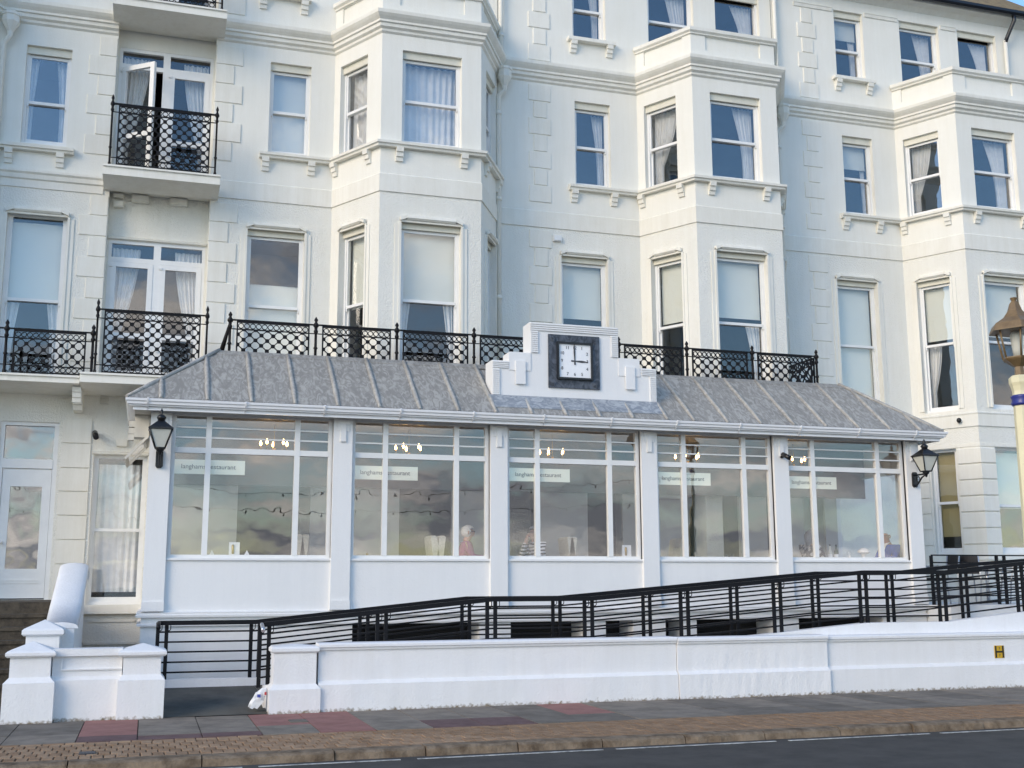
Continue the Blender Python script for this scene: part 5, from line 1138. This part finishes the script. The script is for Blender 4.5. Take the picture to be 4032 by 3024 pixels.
wbox(-3.72, -3.59, 4.46, 4.57, 0, 0.02, 'small square flap vent under the first-floor ledge', 'soffit_paint', 'vent', 'wall_vent')
wbox(4.20, 4.36, 7.935, 8.045, 0, 0.06, 'small white box beside the quoins of the house behind the clock', 'frame_white')
t = thing('hydrant_plate', 'yellow hydrant plate with black H on the long white wall', 'sign', (9.22, YW, 0.5))
yp = YW+0.03; obj('plate', MB(FRX(0, yp)).box(9.14, 9.31, 0.001, 0.008, 0.42, 0.60), 'yellow_plate', t)
mb = MB(FRX(0, yp)); mb.box(9.15, 9.175, .008, .011, .425, .595); mb.box(9.275, 9.30, .008, .011, .425, .595); mb.box(9.175, 9.275, .008, .011, .497, .523); obj('letter', mb, 'black', t)
text_obj('numeral', '3', 0.05, (9.225, yp-0.010, 0.56), 'numeral', t); text_obj('numeral', '7', 0.05, (9.225, yp-0.010, 0.457), 'numeral', t)
# carrier bag slumped against the pier
bag = thing('carrier_bag', 'crumpled white plastic carrier bag leaning against the wall pier', 'bag', (-1.50, -5.25, 0.06))
bm = bmesh.new(); bmesh.ops.create_icosphere(bm, subdivisions=3, radius=1.0)
for v in bm.verts:
    c = v.co.copy(); n_ = math.sin(c.x*9+c.z*5)*0.10+math.sin(c.y*11+c.z*7)*0.10
    q = Vector((c.x*0.075, c.y*0.05, c.z*0.12))*(1+n_); q.x += q.z*0.55; q.z = max(q.z, -0.11)
    v.co = q + Vector((-1.50, -5.28, 0.17)) - Vector(BASE[bag.name])
me = bpy.data.meshes.new('body'); bm.to_mesh(me); bm.free(); me.materials.append(MAT['bag_white']); o = bpy.data.objects.new('body', me); COL.objects.link(o); o.parent = bag
for dx in (0.0, 0.055):
    mb = MB(); mb.hexa([(-1.60+dx, -5.335, .07), (-1.565+dx, -5.335, .055), (-1.565+dx, -5.32, .055), (-1.60+dx, -5.32, .07), (-1.53+dx, -5.325, .16), (-1.485+dx, -5.325, .145), (-1.485+dx, -5.31, .145), (-1.53+dx, -5.31, .16)]); obj('handle', mb, 'bag_white', bag)
obj('printed_patch', MB().box(-1.515, -1.475, -5.350, -5.343, 0.19, 0.225), 'bag_blue', bag); obj('printed_patch', MB().box(-1.43, -1.405, -5.343, -5.336, 0.215, 0.25), 'bag_red', bag)

# ------------------------------------------------------------------ dining room furnishings
FZ = 1.12
obj('shade_board', MB().box(-2.87, 9.79, -1.42, -1.36, 3.06, 3.968), 'upper_room_shade', RS)  # added board whose dark colour imitates the dim upper part of the room
for a, b in ((-2.85, -1.55), (-0.42, 1.02), (1.90, 2.9), (3.36, 4.3), (4.95, 6.1), (7.2, 7.75), (8.25, 8.5), (8.95, 9.2)): obj('wall_pier', MB().box(a, b, -1.36, -1.30, FZ, 3.06), 'dining_wall', RS)
def rot_frame(x, y, a): c, s = math.cos(a), math.sin(a); return ((x, y), (c, s), (-s, c))
def dining_chair(x, y, a, label):
    t = thing('dining_chair', label, 'chair', (x, y, FZ), 'upholstered dining chairs'); fr = rot_frame(x, y, a)
    mb = MB(fr)
    def pad(x0, x1, y0, y1, z0, z1, tilt=0.0, c=0.025):
        P = []
        for (z, i) in ((z0, c), (z0+c, 0), (z1-c, 0), (z1, c)):
            o = -tilt*(z-z0); P += [(x0+i+o, y0+i, z), (x1-i+o, y0+i, z), (x1-i+o, y1-i, z), (x0+i+o, y1-i, z)]
        return P, [(3,2,1,0)] + [(k*4+i, k*4+(i+1) % 4, (k+1)*4+(i+1) % 4, (k+1)*4+i) for k in range(3) for i in range(4)] + [(12,13,14,15)]
    mb.add(*pad(-0.22, 0.24, -0.23, 0.23, FZ+0.38, FZ+0.48)); obj('seat', mb, 'chair_cloth', t)
    mb = MB(fr); mb.add(*pad(-0.27, -0.17, -0.225, 0.225, FZ+0.42, FZ+1.14, 0.12)); obj('backrest', mb, 'chair_cloth', t)
    for sx, sy in ((-.22, -.19), (-.22, .19), (.2, -.19), (.2, .19)):
        mb = MB(fr); mb.tube([(sx, sy, FZ), (sx*0.95, sy, FZ+.39)], [0.014, 0.022], 6); obj('leg', mb, 'chair_dark', t)
def dining_table(x, y, label):
    t = thing('dining_table', label, 'table', (x, y, FZ), 'dining tables'); mb = MB()
    mb.lathe(x, y, [(0.52, FZ+0.715), (0.53, FZ+0.73), (0.52, FZ+0.742)], 4, smooth=False, rot=R(45)); obj('tabletop', mb, 'chair_dark', t)
    cl = MB(); n = 48
    for k, (z, r, wv) in enumerate(((FZ+.748, .525, 0), (FZ+.735, .545, .003), (FZ+.60, .55, .012), (FZ+.46, .555, .022))):
        for i in range(n):
            a = 2*math.pi*i/n; q = 1/max(abs(math.cos(a)), abs(math.sin(a)))*0.7071; rr = r*q + wv*math.sin(a*14); cl.v.append((x+rr*math.cos(a), y+rr*math.sin(a), z))
    for k in range(3):
        for i in range(n): cl.f.append([k*n+i, k*n+(i+1) % n, (k+1)*n+(i+1) % n, (k+1)*n+i]); cl.sm.append(True)
    cl.f.append(list(range(n))); cl.sm.append(False); obj('table_cloth', cl, 'table_cloth', t)
    mb = MB(); mb.lathe(x, y, [(0.26, FZ), (0.26, FZ+.03), (0.05, FZ+.06), (0.045, FZ+.715)], 12); obj('pedestal', mb, 'chair_dark', t)
TZ = FZ+0.748
for x_, lb in ((-1.72, 'cloth-covered table with menu card in the first restaurant window from the steps'), (0.35, 'cloth-covered table in the second restaurant window from the steps'), (2.45, 'cloth-covered table between the two white-haired diners'), (4.45, 'cloth-covered table with a menu beside the pilaster past the clock'), (6.35, 'cloth-covered table with tumblers in the second window from the cafe chairs'), (8.80, 'cloth-covered table in front of the man in blue')): dining_table(x_, -2.33, lb)
for x_, a_, lb in ((-2.52, 0, 'high-backed dining chair beside the lantern pilaster'), (-0.93, 180, 'high-backed dining chair behind the tumbled napkins'), (-0.42, 0, 'high-backed dining chair backing onto the second pilaster'), (1.15, 180, 'high-backed dining chair behind the pink diner'), (3.30, 180, 'high-backed dining chair of the diner in stripes'), (3.84, 0, 'high-backed dining chair under the clock, empty'), (5.22, 180, 'high-backed dining chair beyond the pilaster past the clock'), (7.10, 180, 'high-backed dining chair behind the floodlight pilaster'), (1.62, 0, 'high-backed dining chair of the diner in pink'), (7.72, 0, 'high-backed dining chair of the long-haired diner'), (9.92-0.2, 180, 'high-backed dining chair of the man in blue')): dining_chair(x_, -2.33, R(a_), lb)
def lathe_thing(nm, lb, cat, x, y, parts, grp=None):
    t = thing(nm, lb, cat, (x, y, TZ), grp)
    for pn, pf, m_ in parts: obj(pn, MB().lathe(x, y, [(r, TZ+z) for r, z in pf], 12), m_, t)
BOT = lambda m_: [('body', [(0.034, 0), (0.037, 0.01), (0.037, 0.18), (0.014, 0.23), (0.014, 0.29)], m_), ('label', [(0.0375, 0.06), (0.0375, 0.14)], 'shirt'), ('cap', [(0.015, 0.285), (0.015, 0.305)], 'black')]
GLS = [('bowl', [(0.02, 0.09), (0.038, 0.11), (0.042, 0.15), (0.034, 0.20)], 'glass'), ('stem', [(0.035, 0), (0.034, 0.004), (0.005, 0.01), (0.004, 0.09)], 'glass')]
lathe_thing('wine_bottle', 'dark wine bottle on the table in front of the man in blue', 'bottle', 8.44, -2.45, BOT('bottle_green'))
lathe_thing('water_bottle', 'clear bottle standing beside the dark wine bottle', 'bottle', 8.33, -2.43, BOT('frosted'))
lathe_thing('wine_glass', 'stemmed wine glass on the table in front of the man in blue', 'glass', 8.66, -2.5, GLS)
lathe_thing('candle', 'short white candle on the table in front of the man in blue', 'candle', 8.60, -2.6, [('wax', [(0.018, 0), (0.018, 0.11), (0.004, 0.115)], 'shirt'), ('wick', [(0.003, 0.11), (0.002, 0.13)], 'black')])
lathe_thing('candle', 'gold-topped candle holder in the second restaurant window from the steps', 'candle', 0.30, -2.5, [('wax', [(0.016, 0), (0.02, 0.12), (0.026, 0.125)], 'brass'), ('wick', [(0.004, 0.12), (0.002, 0.14)], 'black')])
for x_ in (6.25, 6.36): lathe_thing('tumbler', 'clear tumbler of a pair in the second window from the cafe chairs', 'glass', x_, -2.6, [('body', [(0.03, 0), (0.036, 0.13)], 'glass'), ('drink', [(0.026, 0.005), (0.031, 0.05)], 'bottle_green')], 'pair of tumblers')
for x_, lb in ((-1.98, 'folded white napkin beside the pilaster lantern end of the table'), (-1.49, 'folded white napkin standing beside the menu card')):
    mb = MB(); k = 0.075; mb.add([(x_-k, -2.78, TZ), (x_+k, -2.78, TZ), (x_+k, -2.66, TZ), (x_-k, -2.66, TZ), (x_, -2.72, TZ+0.15)], [(3,2,1,0),(0,1,4),(1,2,4),(2,3,4),(3,0,4)]); tag(obj('napkin', mb, 'shirt', None, (x_, -2.72, TZ)), lb, 'napkin', 'folded napkins')
def menu(x, lb):
    t = thing('menu_card', lb, 'menu', (x, -2.72, TZ)); mb = MB(); mb.add([(x-.075, -2.76, TZ), (x+.075, -2.76, TZ), (x+.075, -2.745, TZ+.26), (x-.075, -2.745, TZ+.26), (x-.075, -2.68, TZ), (x+.075, -2.68, TZ)], [(0,1,2,3),(5,4,3,2),(0,3,4),(1,5,2),(4,5,1,0)]); obj('card', mb, 'shirt', t)
    mb = MB(); mb.lathe(x-.02, -2.757, [(0.001, TZ+.09), (0.018, TZ+.10), (0.018, TZ+.22), (0.001, TZ+.23)], 10); obj('motif', mb, 'brass', t)
menu(-1.67, 'white menu card with gold motif in the first restaurant window from the steps'); menu(4.42, 'white menu card propped beside the pilaster past the clock')
tag(obj('flower_vase', MB().lathe(8.95, -2.5, [(0.03, TZ), (0.035, TZ+.05), (0.02, TZ+.1), (0.05, TZ+.14), (0.11, TZ+.17), (0.10, TZ+.21), (0.05, TZ+.24), (0.01, TZ+.25)], 9, smooth=False), 'shirt', None, (8.95, -2.5, TZ)), 'white flowers bunched low on the table before the man in blue', 'flowers')
def chandelier(x, y, lb, n=5):
    t = thing('chandelier', lb, 'chandelier', (x, y, 3.97), 'dining room chandeliers'); mb = MB()
    mb.tube([(x, y, 3.97), (x, y, 3.58)], 0.008, 6); mb.lathe(x, y, [(0.005, 3.53), (0.03, 3.55), (0.02, 3.60), (0.005, 3.62)], 10); obj('stem', mb, 'brass', t)
    for j in range(n):
        a = 2*math.pi*j/n+0.3; ex, ey = x+.21*math.cos(a), y+.21*math.sin(a)
        mb = MB(); mb.tube([(x, y, 3.57), (x+.1*math.cos(a), y+.1*math.sin(a), 3.54), (ex, ey, 3.57), (ex, ey, 3.64)], 0.007, 6); mb.lathe(ex, ey, [(0.02, 3.60), (0.012, 3.61), (0.011, 3.645)], 8); obj('arm', mb, 'brass', t)
        mb = MB(); mb.lathe(ex, ey, [(0.010, 3.645), (0.019, 3.665), (0.019, 3.68), (0.010, 3.71), (0.002, 3.73)], 8); obj('bulb', mb, 'bulb', t)
for x_, lb in ((-1.07, 'lit candle-bulb chandelier in the first restaurant window from the steps'), (1.05, 'lit candle-bulb chandelier in the second restaurant window from the steps'), (3.48, 'lit candle-bulb chandelier under the clock'), (5.95, 'lit candle-bulb chandelier in the second window from the cafe chairs'), (8.02, 'lit candle-bulb chandelier behind the floodlight camera')): chandelier(x_, -1.9, lb)

# ------------------------------------------------------------------ diners
def skin_mesh(name, verts, edges, rad, root=0, sub=2):
    me = bpy.data.meshes.new(name); me.from_pydata(verts, edges, []); o = bpy.data.objects.new(name, me); COL.objects.link(o)
    md = o.modifiers.new('s', 'SKIN'); md.use_smooth_shade = True
    for i, sv in enumerate(me.skin_vertices[0].data):
        r = rad[i]; sv.radius = r if isinstance(r, tuple) else (r, r); sv.use_root = (i == root)
    o.modifiers.new('u', 'SUBSURF').levels = sub
    dg = bpy.context.evaluated_depsgraph_get(); dg.update(); out_ = bpy.data.meshes.new_from_object(o.evaluated_get(dg))
    bpy.data.objects.remove(o); return out_
def diner(x, y, face, label, cloth, hair, lean=0.0, hand_up=False, hs=1.0, long_hair=False, bald=False, lap=0.0):
    t = thing('person', label, 'person', (x, y, FZ))
    c, s = math.cos(face), math.sin(face)
    def W(p): px_ = p[0] + lean*(p[2]-0.55); return (px_*c - p[1]*s, px_*s + p[1]*c, p[2])
    V = [(0,0,.55),(0,0,.75),(.02,0,.95),(.03,0,1.06),(.045,0,1.105),(.075,0,1.155),(.070,0,1.215),(.055,0,1.27),(.165,0,1.185)]
    Rr = [.15,.135,(.12,.15),.075,.052,.070,.090,.060,.012]
    Ed = [(0,1),(1,2),(2,3),(3,4),(4,5),(5,6),(6,7),(6,8)]
    def limb(base, pts, rr):
        k = base
        for q, r in zip(pts, rr): V.append(q); Rr.append(r); Ed.append((k, len(V)-1)); k = len(V)-1
        return k
    arms = []
    for sg in (-1, 1):
        up_ = hand_up and sg == -1
        if up_: pts = [(.02, sg*.17, 1.00), (.20, sg*.20, .80), (.15, sg*.10, 1.06), (.14, sg*.09, 1.12)]
        else: pts = [(.02, sg*.17, 1.00), (.10, sg*.22, .81), (.33+lap, sg*.13, .79), (.40+lap, sg*.11, .79)]
        k = limb(2, pts, [.058, .045, .030, .030]); arms.append((k, pts))
        hd = Vector(pts[3]); dr = (Vector(pts[3])-Vector(pts[2])).normalized(); sd = Vector((0, 1, 0))
        for f_, ln in ((-.028, .055), (-.010, .066), (.010, .068), (.027, .058)):
            q = hd + dr*.025 + sd*f_; limb(k, [tuple(q), tuple(q+dr*ln*.6+Vector((0, 0, -.008))), tuple(q+dr*ln+Vector((0, 0, -.022)))], [.009, .0085, .007])
        q = hd + sd*(-sg*.035); limb(k, [tuple(q), tuple(q+dr*.03+sd*(-sg*.012))], [.010, .008])
        limb(0, [(.08, sg*.10, .53), (.47, sg*.12, .51), (.46, sg*.12, .10), (.58, sg*.12, .045)], [.085, .062, .045, .038])
    me = skin_mesh('body', [W(v) for v in V], Ed, Rr); me.materials.clear(); me.materials.append(MAT['skin']); o = bpy.data.objects.new('body', me); COL.objects.link(o); o.parent = t
    # garments
    V2 = V[:4]; R2 = [.165, .152, (.138, .168), .082]; E2 = [(0,1),(1,2),(2,3)]
    for k, pts in arms:
        kk = 2
        for q, r in zip(pts[:3], [.074, .060, .046]): V2.append(q); R2.append(r); E2.append((kk, len(V2)-1)); kk = len(V2)-1
    me = skin_mesh('top', [W(v) for v in V2], E2, R2); me.materials.clear(); me.materials.append(MAT[cloth]); o = bpy.data.objects.new('jacket' if bald else 'top', me); COL.objects.link(o); o.parent = t
    V3 = [(0,0,.56)]; R3 = [.168]; E3 = []
    for sg in (-1, 1):
        kk = 0
        for q, r in zip([(.08, sg*.10, .53), (.47, sg*.12, .51), (.46, sg*.12, .13)], [.10, .076, .062]): V3.append(q); R3.append(r); E3.append((kk, len(V3)-1)); kk = len(V3)-1
    me = skin_mesh('trousers', [W(v) for v in V3], E3, R3); me.materials.clear(); me.materials.append(MAT['trousers']); o = bpy.data.objects.new('trousers', me); COL.objects.link(o); o.parent = t
    if not bald:
        bm = bmesh.new(); bmesh.ops.create_icosphere(bm, subdivisions=3, radius=1.0); kill = []
        for v in bm.verts:
            p = v.co.copy(); lump = 1+0.06*math.sin(p.x*9+p.z*5)+0.05*math.sin(p.y*11-p.z*8)
            if p.x > 0.35 and p.z < 0.35: kill.append(v); continue
            dn = -0.5 if not long_hair else -2.6
            z_ = p.z*(0.095 if p.z > 0 else (0.115 if not long_hair else 0.30))
            q = Vector((p.x*0.112*lump + 0.055 - (0.03 if long_hair and p.z < 0 else 0), p.y*0.098*lump, z_ + 1.222)); v.co = W(q)
        bmesh.ops.delete(bm, geom=kill, context='VERTS'); me = bpy.data.meshes.new('hair'); bm.to_mesh(me); bm.free(); me.polygons.foreach_set('use_smooth', [True]*len(me.polygons)); me.materials.append(MAT[hair]); o = bpy.data.objects.new('hair', me); COL.objects.link(o); o.parent = t
    def bits(nm, pts_list, r, m_):
        mb = MB()
        for pts in pts_list: mb.tube([W(q) for q in pts], r, 6)
        me = mesh_of(nm, mb, (0, 0, 0)); me.materials.append(MAT[m_]); o = bpy.data.objects.new(nm, me); COL.objects.link(o); o.parent = t
    bits('eyes', [[(.148, sg*.032, 1.212), (.158, sg*.032, 1.212)] for sg in (-1, 1)], 0.009, 'black')
    bits('mouth', [[(.150, -.022, 1.145), (.157, 0, 1.143), (.150, .022, 1.145)]], 0.005, 'top_pink')
    for sg in (-1, 1): bits('ear', [[(.055, sg*.088, 1.17), (.050, sg*.100, 1.20), (.055, sg*.088, 1.23)]], 0.012, 'skin')
    bits('glasses', [[(.06, sg*.098, 1.215), (.155, sg*.06, 1.215), (.168, sg*.012, 1.212)] for sg in (-1, 1)], 0.004, 'black')
    if bald:
        mb = MB(); mb.v = [W(q) for q in ((.09,-.07,1.09),(.09,.07,1.09),(.135,0,.93),(.05,-.085,1.10),(.05,.085,1.10),(.125,-.05,1.04),(.125,.05,1.04))]; mb.f = [[0,5,2,6,1],[3,0,5],[4,1,6],[3,4,1,0]]; mb.sm = [False]*4
        me = mesh_of('collar', mb, (0, 0, 0)); me.materials.append(MAT['shirt']); o = bpy.data.objects.new('shirt_front', me); COL.objects.link(o); o.parent = t
    return t
diner(1.86, -2.33, R(-8), 'white-haired diner in a pink top facing the clock-side pilaster', 'top_pink', 'hair_white')
diner(3.06, -2.33, R(190), 'grey-haired diner in a striped top resting face on hand', 'stripe_cloth', 'hair_grey', hand_up=True)
diner(9.60, -2.36, R(186), 'bald diner with glasses in a bright blue suit jacket', 'suit_blue', 'hair_grey', bald=True, lean=0.05)
diner(7.98, -2.36, R(12), 'diner with long grey hair in a dark floral top', 'floral_cloth', 'hair_grey', long_hair=True)
